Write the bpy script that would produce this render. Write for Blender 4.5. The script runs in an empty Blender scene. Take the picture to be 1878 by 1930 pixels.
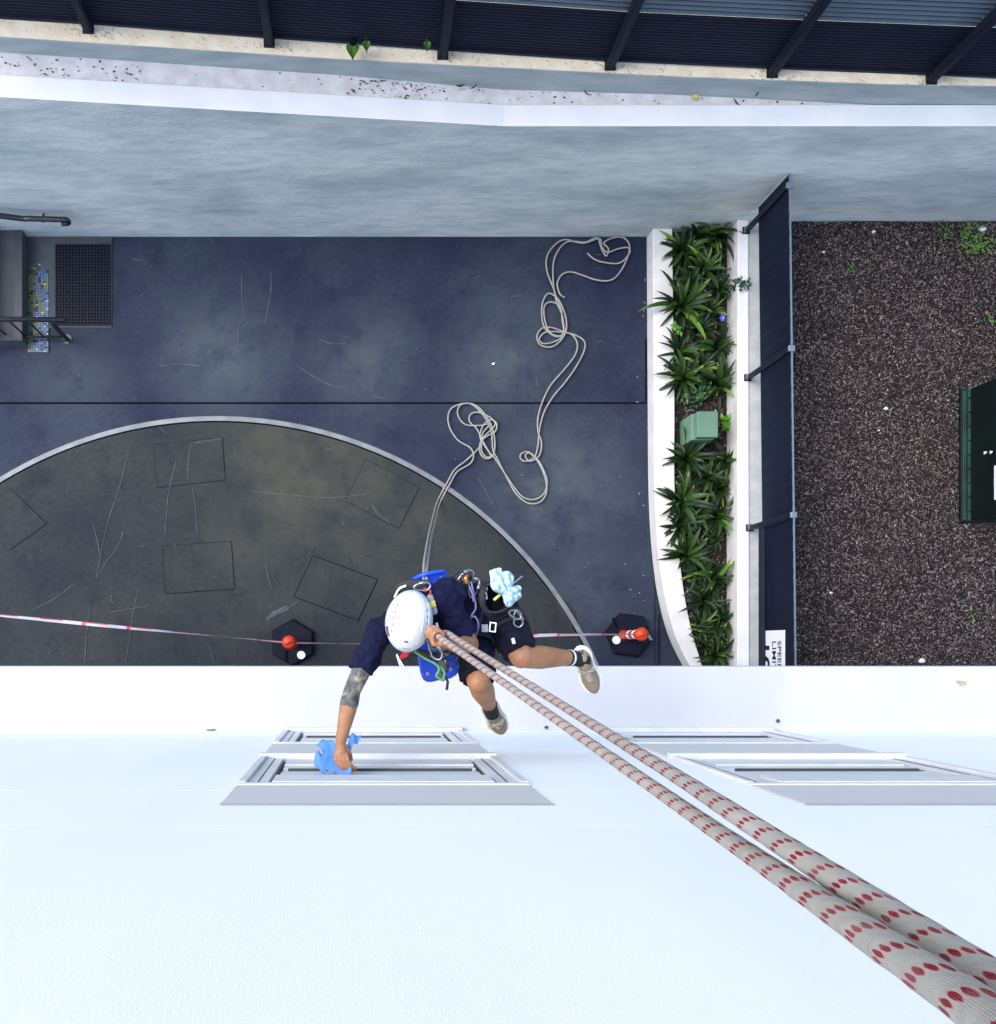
import bpy, math, random
import numpy as np
from mathutils import Vector as V, Matrix, noise as mnoise

S = bpy.context.scene
COL = S.collection
R = math.radians
random.seed(7)
rng = np.random.default_rng(7)

# ------------------------------------------------------------------ camera
F = 1860.0            # focal length in photo pixels
CX, CY = 672.0, 1220.0   # nadir point of the photo
HC = 10.0             # camera height over the driveway
cam_d = bpy.data.cameras.new('camera')
cam = bpy.data.objects.new('camera', cam_d)
COL.objects.link(cam)
cam.location = (0, 0, HC)
cam_d.sensor_fit = 'VERTICAL'
cam_d.sensor_height = 36.0
cam_d.lens = 36.0 * F / 1930.0
cam_d.shift_x = (939 - CX) / 1930.0
cam_d.shift_y = (CY - 965) / 1930.0
cam_d.clip_start = 0.05
cam_d.clip_end = 2000
S.camera = cam

# ------------------------------------------------------------------ light
SUN_EL, SUN_AZ = R(56), R(-78)          # azimuth measured from +Y towards +X
w = bpy.data.worlds.new('World'); S.world = w; w.use_nodes = True
nt = w.node_tree
bg = nt.nodes['Background']
sky = nt.nodes.new('ShaderNodeTexSky')
sky.sky_type = 'NISHITA'; sky.sun_disc = False
sky.sun_elevation = SUN_EL; sky.sun_rotation = SUN_AZ
sky.air_density = 1.0; sky.dust_density = 2.0; sky.ozone_density = 1.5
nt.links.new(sky.outputs[0], bg.inputs[0])
bg.inputs[1].default_value = 0.15
sl = bpy.data.lights.new('sun', 'SUN'); so = bpy.data.objects.new('sun', sl); COL.objects.link(so)
sl.energy = 0.8; sl.angle = R(36); sl.color = (1.0, 0.99, 0.97)
sd = V((math.sin(SUN_AZ) * math.cos(SUN_EL), math.cos(SUN_AZ) * math.cos(SUN_EL), math.sin(SUN_EL)))
so.rotation_euler = (-sd).to_track_quat('-Z', 'Y').to_euler()
so.location = (0, 0, 30)
S.view_settings.view_transform = 'Standard'
S.view_settings.look = 'None'
S.view_settings.gamma = 1.0
S.view_settings.use_curve_mapping = False
S.view_settings.exposure = 1.80

# ------------------------------------------------------------------ helpers
def P(u, v, d):        # a point seen at photo pixel (u, v), d metres below the camera
    return V(((u - CX) * d / F, -(v - CY) * d / F, HC - d))
def Pz(u, v, z):
    return P(u, v, HC - z)
def X(u, z): return (u - CX) * (HC - z) / F
def Y(v, z): return -(v - CY) * (HC - z) / F

def lin(c):
    c = np.array(c, float) / 255.0
    return tuple(np.where(c <= 0.04045, c / 12.92, ((c + 0.055) / 1.055) ** 2.4))

MATS = {}
def M(name, col, rough=0.6, col2=None, scale=5.0, lo=0.35, hi=0.65, stretch=(1, 1, 1), bump=0.0, bscale=60.0,
      bdist=0.01, metal=0.0, spec=0.4, detail=6.0, col3=None, stretch3=None, scale3=1.0, lo3=.4, hi3=.6, trans=0.0, coat=0.0):
    m = bpy.data.materials.new(name); m.use_nodes = True
    n = m.node_tree.nodes; L = m.node_tree.links
    b = n['Principled BSDF']
    b.inputs['Roughness'].default_value = rough
    b.inputs['Metallic'].default_value = metal
    b.inputs['Specular IOR Level'].default_value = spec
    b.inputs['Coat Weight'].default_value = coat
    b.inputs['Base Color'].default_value = (*col, 1)
    tc = n.new('ShaderNodeTexCoord')
    mp = n.new('ShaderNodeMapping'); mp.inputs['Scale'].default_value = stretch
    L.new(tc.outputs['Object'], mp.inputs['Vector'])
    out = None
    if col2 is not None:
        nz = n.new('ShaderNodeTexNoise'); nz.inputs['Scale'].default_value = scale; nz.inputs['Detail'].default_value = detail
        L.new(mp.outputs[0], nz.inputs['Vector'])
        rp = n.new('ShaderNodeMapRange'); rp.inputs[1].default_value = lo; rp.inputs[2].default_value = hi
        L.new(nz.outputs['Fac'], rp.inputs[0])
        mx = n.new('ShaderNodeMix'); mx.data_type = 'RGBA'
        mx.inputs['A'].default_value = (*col, 1); mx.inputs['B'].default_value = (*col2, 1)
        L.new(rp.outputs[0], mx.inputs['Factor'])
        out = mx.outputs['Result']
    if col3 is not None:
        nz = n.new('ShaderNodeTexNoise'); nz.inputs['Scale'].default_value = scale3; nz.inputs['Detail'].default_value = 9; nz.inputs['Roughness'].default_value = .62
        mp3 = n.new('ShaderNodeMapping'); mp3.inputs['Scale'].default_value = stretch3 or stretch; L.new(tc.outputs['Object'], mp3.inputs['Vector'])
        L.new(mp3.outputs[0], nz.inputs['Vector'])
        rp = n.new('ShaderNodeMapRange'); rp.inputs[1].default_value = lo3; rp.inputs[2].default_value = hi3
        L.new(nz.outputs['Fac'], rp.inputs[0])
        mx = n.new('ShaderNodeMix'); mx.data_type = 'RGBA'
        if out is not None: L.new(out, mx.inputs['A'])
        else: mx.inputs['A'].default_value = (*col, 1)
        mx.inputs['B'].default_value = (*col3, 1)
        L.new(rp.outputs[0], mx.inputs['Factor'])
        out = mx.outputs['Result']
    if out is not None: L.new(out, b.inputs['Base Color'])
    if bump > 0:
        nb = n.new('ShaderNodeTexNoise'); nb.inputs['Scale'].default_value = bscale; nb.inputs['Detail'].default_value = 4
        L.new(mp.outputs[0], nb.inputs['Vector'])
        bp = n.new('ShaderNodeBump'); bp.inputs['Strength'].default_value = bump; bp.inputs['Distance'].default_value = bdist
        L.new(nb.outputs['Fac'], bp.inputs['Height']); L.new(bp.outputs[0], b.inputs['Normal'])
    MATS[name] = m
    m['out'] = 1
    return m

class G:
    """collects geometry for ONE mesh object"""
    def __init__(s): s.v = []; s.f = []; s.m = []
    def add(s, vs, fs, mi=0):
        o = len(s.v); s.v.extend([tuple(p) for p in vs])
        for f in fs: s.f.append(tuple(i + o for i in f)); s.m.append(mi)
        return s
    def box(s, x0, x1, y0, y1, z0, z1, mi=0):
        return s.add([(x0, y0, z0), (x1, y0, z0), (x1, y1, z0), (x0, y1, z0), (x0, y0, z1), (x1, y0, z1), (x1, y1, z1), (x0, y1, z1)],
                     [(3, 2, 1, 0), (4, 5, 6, 7), (0, 1, 5, 4), (1, 2, 6, 5), (2, 3, 7, 6), (3, 0, 4, 7)], mi)
    def obox(s, c, a, b, d, mi=0):
        c, a, b, d = V(c), V(a), V(b), V(d)
        if a.cross(b).dot(d) < 0: a = -a
        vs = [c + a * i + b * j + d * k for k in (-1, 1) for j in (-1, 1) for i in (-1, 1)]
        return s.add(vs, [(0, 2, 3, 1), (4, 5, 7, 6), (0, 1, 5, 4), (1, 3, 7, 5), (3, 2, 6, 7), (2, 0, 4, 6)], mi)
    def prism(s, poly, z0, z1, mi=0):
        n = len(poly); vs = [(x, y, z0) for x, y in poly] + [(x, y, z1) for x, y in poly]
        fs = [tuple(range(n - 1, -1, -1)), tuple(range(n, 2 * n))] + [(i, (i + 1) % n, n + (i + 1) % n, n + i) for i in range(n)]
        return s.add(vs, fs, mi)
    def strip_prism(s, A, B, z0, z1, mi=0):
        """solid between two polylines A, B (lists of xy), each (z0,z1)"""
        n = len(A); vs = []
        for (a, b) in zip(A, B): vs += [(a[0], a[1], z0), (a[0], a[1], z1), (b[0], b[1], z1), (b[0], b[1], z0)]
        fs = []
        for i in range(n - 1):
            o, q = 4 * i, 4 * i + 4
            for k in range(4): fs.append((o + k, o + (k + 1) % 4, q + (k + 1) % 4, q + k))
        fs += [(3, 2, 1, 0), (4 * n - 4, 4 * n - 3, 4 * n - 2, 4 * n - 1)]
        return s.add(vs, fs, mi)
    def tube(s, pts, r, n=8, closed=False, caps=True, sx=1.0, sy=1.0, mi=0, up=None):
        pts = [V(p) for p in pts]; k = len(pts)
        rs = list(r) if hasattr(r, '__len__') else [r] * k
        vs = []; nrm = None
        for i, p in enumerate(pts):
            if closed: t = pts[(i + 1) % k] - pts[i - 1]
            else: t = pts[min(i + 1, k - 1)] - pts[max(i - 1, 0)]
            t.normalize()
            if nrm is None:
                nrm = V(up) if up else (V((0, 0, 1)) if abs(t.z) < .9 else V((1, 0, 0)))
            if up: nrm = V(up)
            nrm = (nrm - t * nrm.dot(t)).normalized(); bi = t.cross(nrm)
            for j in range(n):
                a = 2 * math.pi * j / n
                vs.append(p + (nrm * math.cos(a) * sx + bi * math.sin(a) * sy) * rs[i])
        fs = []
        for i in range(k if closed else k - 1):
            a, b = i * n, ((i + 1) % k) * n
            for j in range(n): fs.append((a + j, a + (j + 1) % n, b + (j + 1) % n, b + j))
        if caps and not closed: fs += [tuple(range(n - 1, -1, -1)), tuple(range((k - 1) * n, k * n))]
        return s.add(vs, fs, mi)
    def sphere(s, c, rx, ry=None, rz=None, nu=14, nv=9, axes=None, mi=0):
        ry = rx if ry is None else ry; rz = rx if rz is None else rz
        ax = axes or (V((1, 0, 0)), V((0, 1, 0)), V((0, 0, 1))); c = V(c); vs = []
        for i in range(1, nv):
            t = math.pi * i / nv
            for j in range(nu):
                a = 2 * math.pi * j / nu
                vs.append(c + ax[0] * rx * math.sin(t) * math.cos(a) + ax[1] * ry * math.sin(t) * math.sin(a) + ax[2] * rz * math.cos(t))
        top = len(vs); vs += [c + ax[2] * rz, c - ax[2] * rz]
        fs = []
        for i in range(nv - 2):
            for j in range(nu):
                fs.append((i * nu + j, (i + 1) * nu + j, (i + 1) * nu + (j + 1) % nu, i * nu + (j + 1) % nu))
        for j in range(nu):
            fs.append((top, j, (j + 1) % nu)); fs.append((top + 1, (nv - 2) * nu + (j + 1) % nu, (nv - 2) * nu + j))
        return s.add(vs, fs, mi)
    def capsule(s, a, b, ra, rb, n=16, hem=5):
        a, b = V(a), V(b); t = (b - a).normalized(); pts = []; rs = []
        for i in range(hem, -1, -1):
            q = math.pi / 2 * i / hem * .97; pts.append(a - t * ra * math.sin(q)); rs.append(ra * math.cos(q))
        for i in range(hem + 1):
            q = math.pi / 2 * i / hem * .97; pts.append(b + t * rb * math.sin(q)); rs.append(rb * math.cos(q))
        return s.tube(pts, rs, n)
    def cyl(s, c, r, z0, z1, n=24, r2=None, mi=0):
        return s.tube([(c[0], c[1], z0), (c[0], c[1], z1)], [r, r if r2 is None else r2], n, mi=mi)
    def mesh(s, name, mats, smooth=False):
        me = bpy.data.meshes.new(name); me.from_pydata(s.v, [], s.f)
        for m in (mats if isinstance(mats, (list, tuple)) else [mats]): me.materials.append(m)
        if any(s.m): me.polygons.foreach_set('material_index', s.m)
        if smooth: me.polygons.foreach_set('use_smooth', [True] * len(me.polygons))
        me.update(); return me

def link(name, me, parent=None, bevel=0.0):
    o = bpy.data.objects.new(name, me); COL.objects.link(o)
    if parent is not None:
        o.parent = parent
        wl = V((0, 0, 0)); p = parent
        while p is not None: wl = wl + p.location; p = p.parent
        o.location = -wl
    if bevel > 0:
        b = o.modifiers.new('bevel', 'BEVEL'); b.width = bevel; b.segments = 2; b.limit_method = 'ANGLE'
    return o
def obj(name, g, mats, parent=None, smooth=False, bevel=0.0):
    return link(name, g.mesh(name, mats, smooth), parent, bevel)
def tag(o, label, cat, group=None):
    o['label'] = label; o['category'] = cat
    if group: o['group'] = group
    return o
def thing(name, label, cat, loc, group=None):
    o = bpy.data.objects.new(name, None); COL.objects.link(o); o.location = loc; o.empty_display_size = .1
    return tag(o, label, cat, group)
def kind(o, k): o['kind'] = k; return o

def blob(g, voxel, smooth=3, disp=0.0, dscale=8.0, fac=.5):
    """union of closed shapes as one continuous skin"""
    me = g.mesh('tmp', [])
    o = bpy.data.objects.new('tmp', me); COL.objects.link(o)
    r = o.modifiers.new('r', 'REMESH'); r.mode = 'VOXEL'; r.voxel_size = voxel; r.use_smooth_shade = True
    if smooth:
        sm = o.modifiers.new('s', 'SMOOTH'); sm.factor = fac; sm.iterations = smooth
    bpy.context.view_layer.update()
    dg = bpy.context.evaluated_depsgraph_get()
    out = bpy.data.meshes.new_from_object(o.evaluated_get(dg))
    bpy.data.objects.remove(o); bpy.data.meshes.remove(me)
    if disp:
        n = len(out.vertices); co = np.empty(n * 3); no = np.empty(n * 3)
        out.vertices.foreach_get('co', co); out.vertex_normals.foreach_get('vector', no)
        co = co.reshape(-1, 3); no = no.reshape(-1, 3)
        d = np.array([mnoise.fractal(V(p) * dscale, 1.0, 2.0, 3) for p in co])
        co += no * (d * disp)[:, None]
        out.vertices.foreach_set('co', co.ravel()); out.update()
    out.polygons.foreach_set('use_smooth', [True] * len(out.polygons))
    out.materials.clear()
    return out
def put(name, me, mat, parent=None):
    me.materials.append(mat); me.name = name
    return link(name, me, parent)

def smooth_path(pts, sub=6):
    pts = [V(p) for p in pts]; out = []
    for i in range(len(pts) - 1):
        p0, p1, p2, p3 = pts[max(i - 1, 0)], pts[i], pts[i + 1], pts[min(i + 2, len(pts) - 1)]
        for k in range(sub):
            t = k / sub
            out.append(.5 * ((2 * p1) + (p2 - p0) * t + (2 * p0 - 5 * p1 + 4 * p2 - p3) * t * t + (3 * p1 - p0 - 3 * p2 + p3) * t ** 3))
    out.append(pts[-1]); return out

def text_mesh(body, size, mat, extrude=0.001, bold=0.0):
    cu = bpy.data.curves.new('lettering', 'FONT'); cu.body = body; cu.size = size; cu.extrude = extrude; cu.offset = bold
    cu.align_x = 'CENTER'; cu.align_y = 'CENTER'
    o = bpy.data.objects.new('tmp', cu); COL.objects.link(o)
    bpy.context.view_layer.update()
    me = bpy.data.meshes.new_from_object(o.evaluated_get(bpy.context.evaluated_depsgraph_get()))
    bpy.data.objects.remove(o); bpy.data.curves.remove(cu)
    me.materials.clear(); me.materials.append(mat); return me

# ------------------------------------------------------------------ materials
render_wall = M('painted_render', (.70, .70, .655), .8, (.52, .56, .54), 5.5, .42, .72, (0.7, 1, 2.6), .6, 34, .010, detail=14, col3=(.13, .25, .27), stretch3=(.55, 1, 1.25), scale3=.95, lo3=.43, hi3=.84)
wall_top_m = M('white_coping_paint', (.60, .60, .60), .6, (.55, .56, .565), 4, bump=.05)
facade_m = M('white_facade_paint', (.84, .825, .805), .55, (.795, .79, .78), 1.3, bump=.16, bscale=120, bdist=.004, stretch=(1.6, 1, .45), detail=10)
ledge_m = M('white_ledge_paint', (.49, .49, .485), .6, (.455, .455, .45), 2.0, bump=.05, bscale=60)
cream_m = M('cream_sandstone_dirt', (.72, .59, .40), .9, (.82, .71, .53), 7, bump=.4, bscale=40)
kerb_m = M('grey_kerb_render', (.34, .37, .37), .8, (.25, .29, .29), 4, stretch=(.6, 1, 2), bump=.25, bscale=25)
gutter_m = M('dusty_concrete', (.43, .41, .39), .85, (.53, .52, .51), 9, bump=.25, bscale=60)
fence_m = M('dark_fence_steel', (.008, .011, .024), .55, (.006, .008, .018), 3, metal=.0, spec=.2)
slat_m = M('grey_louvre_steel', (.085, .115, .14), .4, (.06, .085, .105), 3, spec=.5)
rail_m = M('black_powder_coat', (.012, .013, .018), .3, spec=.6)
steel_m = M('galvanised_steel', (.17, .20, .24), .45, metal=.5)
mulch_base = M('mulch_soil', (.008, .0055, .006), .95, (.013, .009, .009), 20, bump=.8, bscale=60, bdist=.03)
planter_m = M('white_planter_paint', (.62, .605, .585), .65, (.54, .53, .51), 5, bump=.08)
beige_m = M('beige_concrete_strip', (.36, .36, .33), .8, (.29, .30, .275), 8, bump=.2)
soil_m = M('dark_planter_soil', (.007, .005, .005), .95, (.014, .010, .010), 25, bump=.8, bscale=80, bdist=.03)

def ground_mat(name, a, b, c, warm=False, lane=False):
    m = M(name, a, .75, b, .9, .3, .7, (1, 1, 1), .12, 70, .006, spec=.18, col3=c, scale3=2.6, lo3=.52, hi3=.78)
    n = m.node_tree.nodes; L = m.node_tree.links; bs = n['Principled BSDF']
    src = bs.inputs['Base Color'].links[0].from_socket
    tc = n.new('ShaderNodeTexCoord')
    # fine mottling
    nz = n.new('ShaderNodeTexNoise'); nz.inputs['Scale'].default_value = 18; nz.inputs['Detail'].default_value = 8; nz.inputs['Roughness'].default_value = .7
    L.new(tc.outputs['Object'], nz.inputs['Vector'])
    mr = n.new('ShaderNodeMapRange'); mr.inputs[1].default_value = .3; mr.inputs[2].default_value = .7; mr.inputs[3].default_value = .75; mr.inputs[4].default_value = 1.25
    L.new(nz.outputs['Fac'], mr.inputs[0])
    mul = n.new('ShaderNodeMix'); mul.data_type = 'RGBA'; mul.blend_type = 'MULTIPLY'; mul.inputs['Factor'].default_value = 1
    L.new(src, mul.inputs['A']); L.new(mr.outputs[0], mul.inputs['B'])
    src = mul.outputs['Result']
    if warm or lane:
        nw = n.new('ShaderNodeTexNoise'); nw.inputs['Scale'].default_value = 1.7 if warm else 2.6; nw.inputs['Detail'].default_value = 9; nw.inputs['Roughness'].default_value = .65
        L.new(tc.outputs['Object'], nw.inputs['Vector'])
        fac = None
        spots = ([(-.5, 1.75, 1.5, .85), (.6, 1.1, 1.1, .5)] if warm else [(-1.4, 2.95, .85, .8), (.1, 2.85, .75, .7), (1.5, 2.9, .8, .75), (2.0, 1.6, 1.0, .9), (2.3, .6, .8, .6), (-2.9, 2.8, .7, .5)])
        for (px, py_, rad, amt) in spots:       # worn, dusty patches where tyres and feet go
            dn = n.new('ShaderNodeVectorMath'); dn.operation = 'DISTANCE'; dn.inputs[1].default_value = (px, py_, 0); L.new(tc.outputs['Object'], dn.inputs[0])
            rr = n.new('ShaderNodeMapRange'); rr.inputs[1].default_value = rad; rr.inputs[2].default_value = rad * .1; rr.inputs[4].default_value = amt; L.new(dn.outputs['Value'], rr.inputs[0])
            if fac is None: fac = rr.outputs[0]
            else:
                ad = n.new('ShaderNodeMath'); ad.operation = 'MAXIMUM'; L.new(fac, ad.inputs[0]); L.new(rr.outputs[0], ad.inputs[1]); fac = ad.outputs[0]
        ct = n.new('ShaderNodeMapRange'); ct.inputs[1].default_value = .38; ct.inputs[2].default_value = .62; ct.inputs[3].default_value = .15; ct.inputs[4].default_value = 1.0; L.new(nw.outputs['Fac'], ct.inputs[0])
        mm = n.new('ShaderNodeMath'); mm.operation = 'MULTIPLY'; L.new(fac, mm.inputs[0]); L.new(ct.outputs[0], mm.inputs[1])
        mx = n.new('ShaderNodeMix'); mx.data_type = 'RGBA'; mx.inputs['B'].default_value = (.066, .065, .046, 1) if warm else (.068, .084, .092, 1)
        L.new(src, mx.inputs['A']); L.new(mm.outputs[0], mx.inputs['Factor']); src = mx.outputs['Result']
    # scuffs: long thin pale scratches (stretched noise, two directions), broken up by a mask
    for k, (rot, sc) in enumerate(((.1, (70, 1.2, 1)), (1.35, (60, 1.0, 1)), (2.4, (80, 1.6, 1)))):
        mp = n.new('ShaderNodeMapping'); mp.inputs['Rotation'].default_value = (0, 0, rot); mp.inputs['Scale'].default_value = sc
        mp.inputs['Location'].default_value = (3.1 * k, 1.7 * k, 0)
        L.new(tc.outputs['Object'], mp.inputs['Vector'])
        n1 = n.new('ShaderNodeTexNoise'); n1.inputs['Scale'].default_value = 1.0; n1.inputs['Detail'].default_value = 2
        L.new(mp.outputs[0], n1.inputs['Vector'])
        n2 = n.new('ShaderNodeTexNoise'); n2.inputs['Scale'].default_value = 1.4; n2.noise_dimensions = '4D'; n2.inputs['W'].default_value = k * 3.3
        L.new(tc.outputs['Object'], n2.inputs['Vector'])
        r1 = n.new('ShaderNodeMapRange'); r1.inputs[1].default_value = .72; r1.inputs[2].default_value = .80; L.new(n1.outputs['Fac'], r1.inputs[0])
        r2 = n.new('ShaderNodeMapRange'); r2.inputs[1].default_value = .5; r2.inputs[2].default_value = .68; r2.inputs[4].default_value = .5; L.new(n2.outputs['Fac'], r2.inputs[0])
        mm = n.new('ShaderNodeMath'); mm.operation = 'MULTIPLY'; L.new(r1.outputs[0], mm.inputs[0]); L.new(r2.outputs[0], mm.inputs[1])
        mx = n.new('ShaderNodeMix'); mx.data_type = 'RGBA'; mx.inputs['B'].default_value = (.13, .14, .16, 1)
        L.new(src, mx.inputs['A']); L.new(mm.outputs[0], mx.inputs['Factor']); src = mx.outputs['Result']
    # pale and dark specks
    for scv, thr, colr in ((9, .04, (.26, .27, .28, 1)), (6.3, .06, (.006, .006, .009, 1))):
        vo = n.new('ShaderNodeTexVoronoi'); vo.inputs['Scale'].default_value = scv
        L.new(tc.outputs['Object'], vo.inputs['Vector'])
        wn = n.new('ShaderNodeTexWhiteNoise'); L.new(vo.outputs['Color'], wn.inputs['Vector'])
        r1 = n.new('ShaderNodeMapRange'); r1.inputs[1].default_value = thr; r1.inputs[2].default_value = thr * .6; L.new(vo.outputs['Distance'], r1.inputs[0])
        r2 = n.new('ShaderNodeMath'); r2.operation = 'GREATER_THAN'; r2.inputs[1].default_value = .68; L.new(wn.outputs['Value'], r2.inputs[0])
        mm = n.new('ShaderNodeMath'); mm.operation = 'MULTIPLY'; L.new(r1.outputs[0], mm.inputs[0]); L.new(r2.outputs[0], mm.inputs[1])
        mx = n.new('ShaderNodeMix'); mx.data_type = 'RGBA'; mx.inputs['B'].default_value = colr
        L.new(src, mx.inputs['A']); L.new(mm.outputs[0], mx.inputs['Factor']); src = mx.outputs['Result']
    L.new(src, bs.inputs['Base Color'])
    return m
drive_m = ground_mat('blue_grey_painted_concrete', (.011, .015, .037), (.030, .040, .058), (.008, .010, .028), lane=True)
deck_m = ground_mat('worn_turntable_paint', (.013, .018, .024), (.029, .033, .032), (.009, .011, .019), warm=True)
seam_m = M('joint_sealant', (.004, .0045, .008), .9, spec=.05)
rim_m = M('pale_metal_rim', (.19, .21, .215), .5, (.13, .14, .145), 6, metal=.2)
rubber_m = M('black_rubber', (.004, .005, .013), .7, bump=.1, spec=.15)
scratch_m = M('pale_scratch', (.085, .093, .11), .8, (.05, .056, .068), 12)
stain_m = M('brown_stain', (.014, .009, .011), .7, (.02, .013, .015), 9)
terrace_m = M('upper_ground', (.20, .19, .16), .9, (.14, .14, .11), 3)

# ------------------------------------------------------------------ ground
gr = G(); gr.add([(-60, -60, -.03), (80, -60, -.03), (80, 4.3, -.03), (-60, 4.3, -.03)], [(0, 1, 2, 3)])
kind(obj('ground', gr, drive_m), 'structure')
g = G(); g.add([(-14, -9, 0), (3.02, -9, 0), (3.02, 4.16, 0), (-14, 4.16, 0)], [(0, 1, 2, 3)])
drive = kind(obj('driveway', g, drive_m), 'structure')
g = G(); ys = Y(760, 0); g.add([(-14, ys - .012, .004), (2.93, ys - .008, .004), (2.93, ys + .010, .004), (-14, ys + .011, .004)], [(0, 1, 2, 3)])
obj('joint', g, seam_m, drive)
g = G(); g.add([(2.925, ys, .008), (2.94, ys, .008), (2.94, ys + .65, .008), (2.925, ys + .65, .008)], [(0, 1, 2, 3)])
obj('joint', g, seam_m, drive)
g = G(); xs = X(1241, 0); g.add([(xs, -1.2, .004), (xs + .012, -1.2, .004), (xs + .012, .33, .004), (xs, .33, .004)], [(0, 1, 2, 3)])
obj('joint', g, seam_m, drive)
def flat_poly(pts, z):
    g = G(); g.add([(Pz(u, v, z)) for u, v in pts], [tuple(range(len(pts)))[::-1]]); return g
def rough_strip(g, pts, wd, z):
    pts = smooth_path([Pz(u, v, z) for u, v in pts], 5); n = len(pts); vs = []; fs = []
    for i, p in enumerate(pts):
        t = (pts[min(i + 1, n - 1)] - pts[max(i - 1, 0)]).normalized(); s = V((-t.y, t.x, 0))
        ww = wd * (.35 + .65 * abs(mnoise.noise(p * 9))) * (1 if 0 < i < n - 1 else .2)
        vs += [p + s * ww, p - s * ww]
    for i in range(n - 1): fs.append((2 * i + 1, 2 * i + 3, 2 * i + 2, 2 * i))
    g.add(vs, fs)
SCR = [[(456, 515), (456, 560), (458, 590), (450, 620), (449, 655)], [(250, 488), (262, 490), (271, 491)], [(510, 510), (511, 545), (505, 580), (500, 612)],
       [(720, 960), (745, 990), (755, 1000)], [(895, 525), (905, 520)], [(1010, 705), (1012, 728)], [(600, 640), (630, 648), (655, 645)],
       [(560, 690), (610, 720), (640, 730)], [(700, 720), (706, 745), (730, 752)], [(1123, 480), (1134, 480)], [(1120, 505), (1135, 506)], [(1126, 643), (1136, 643)],
       [(1140, 905), (1152, 906)], [(900, 898), (918, 930), (930, 952)], [(960, 560), (985, 556)], [(300, 690), (340, 686), (380, 690)]]
g = G()
for s in SCR: rough_strip(g, s, .007, .005)
kind(obj('scratch', g, scratch_m, drive), 'stuff')

# ------------------------------------------------------------------ car turntable
TC = V((X(410, 0), Y(1570, 0), 0)); TR = 4.225
tt = thing('car_turntable', 'round steel car turntable set into the driveway with a pale curved rim', 'turntable', TC)
def annulus(r0, r1, z, n=220):
    g = G(); vs = []
    for i in range(n):
        a = 2 * math.pi * i / n
        vs += [(TC.x + r0 * math.cos(a), TC.y + r0 * math.sin(a), z), (TC.x + r1 * math.cos(a), TC.y + r1 * math.sin(a), z)]
    g.add(vs, [(2 * i, 2 * i + 1, 2 * ((i + 1) % n) + 1, 2 * ((i + 1) % n)) for i in range(n)]); return g
g = G(); n = 220
g.add([(TC.x + (TR - .065) * math.cos(2 * math.pi * i / n), TC.y + (TR - .065) * math.sin(2 * math.pi * i / n), .006) for i in range(n)], [tuple(range(n))])
deck = obj('deck', g, deck_m, tt)
g = annulus(TR - .065, TR - .05, .003)
obj('gap', g, seam_m, tt)
g = G(); vs = []
prof = [(TR - .05, .001), (TR - .05, .014), (TR - .005, .014), (TR + .003, .001)]
for i in range(n):
    a = 2 * math.pi * i / n
    for r, z in prof: vs.append((TC.x + r * math.cos(a), TC.y + r * math.sin(a), z))
g.add(vs, [(4 * i + k, 4 * ((i + 1) % n) + k, 4 * ((i + 1) % n) + k + 1, 4 * i + k + 1) for i in range(n) for k in range(3)])
obj('rim', g, rim_m, tt)
def panel(quad, gp=.008):
    pts = [Pz(u, v, .0) for u, v in quad]; c = sum(pts, V()) / 4
    a = (pts[1] - pts[0]) / 2; b = (pts[3] - pts[0]) / 2
    g = G(); o_ = 1.0
    oa, ob = a * (1 + gp / a.length), b * (1 + gp / b.length)
    g.add([c - oa - ob + V((0, 0, .010)), c + oa - ob + V((0, 0, .010)), c + oa + ob + V((0, 0, .010)), c - oa + ob + V((0, 0, .010))], [(0, 3, 2, 1)] if a.cross(b).z < 0 else [(0, 1, 2, 3)], 1)
    g.obox(c + V((0, 0, .011)), a, b, V((0, 0, .003)), 0)
    return obj('access_panel', g, [deck_m, seam_m], tt)
panel([(307, 1030), (436, 1021), (443, 1109), (313, 1119)], .005)
panel([(290, 838), (418, 824), (428, 908), (296, 918)], .004)
panel([(592, 1047), (712, 1092), (672, 1172), (556, 1123)])
panel([(690, 868), (790, 920), (752, 993), (652, 945)], .004)
panel([(20, 922), (88, 988), (20, 1036), (-50, 972)], .004)
g = G()
for s in [[(243, 850), (225, 920), (205, 980), (187, 1060), (182, 1090)], [(332, 868), (318, 930), (313, 985), (312, 1005)], [(360, 835), (355, 870), (354, 905)], [(362, 915), (368, 950), (372, 1010)],
          [(233, 1002), (222, 1030), (200, 1060), (184, 1085)], [(262, 1105), (250, 1160), (240, 1230), (237, 1256)], [(470, 925), (540, 932), (620, 938), (700, 930)],
          [(140, 1100), (100, 1130), (60, 1150)], [(390, 1210), (400, 1235), (405, 1255)], [(365, 835), (395, 830), (420, 826)], [(175, 985), (185, 1025), (188, 1045)],
          [(500, 1060), (505, 1085), (512, 1110)], [(700, 950), (715, 970), (735, 985)], [(440, 840), (445, 858)], [(610, 850), (640, 842), (655, 848)], [(160, 1255), (163, 1200), (170, 1140)],
          [(205, 1155), (240, 1148), (280, 1142)], [(90, 1235), (96, 1225)], [(300, 805), (315, 818)], [(510, 1160), (540, 1145), (565, 1133)], [(212, 1118), (209, 1128), (214, 1138)]]:
    rough_strip(g, s, .0055, .0145)
rough_strip(g, [(503, 1168), (515, 1158), (530, 1150), (545, 1145)], .04, .0145)
kind(obj('scratch', g, scratch_m, tt), 'stuff')
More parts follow.
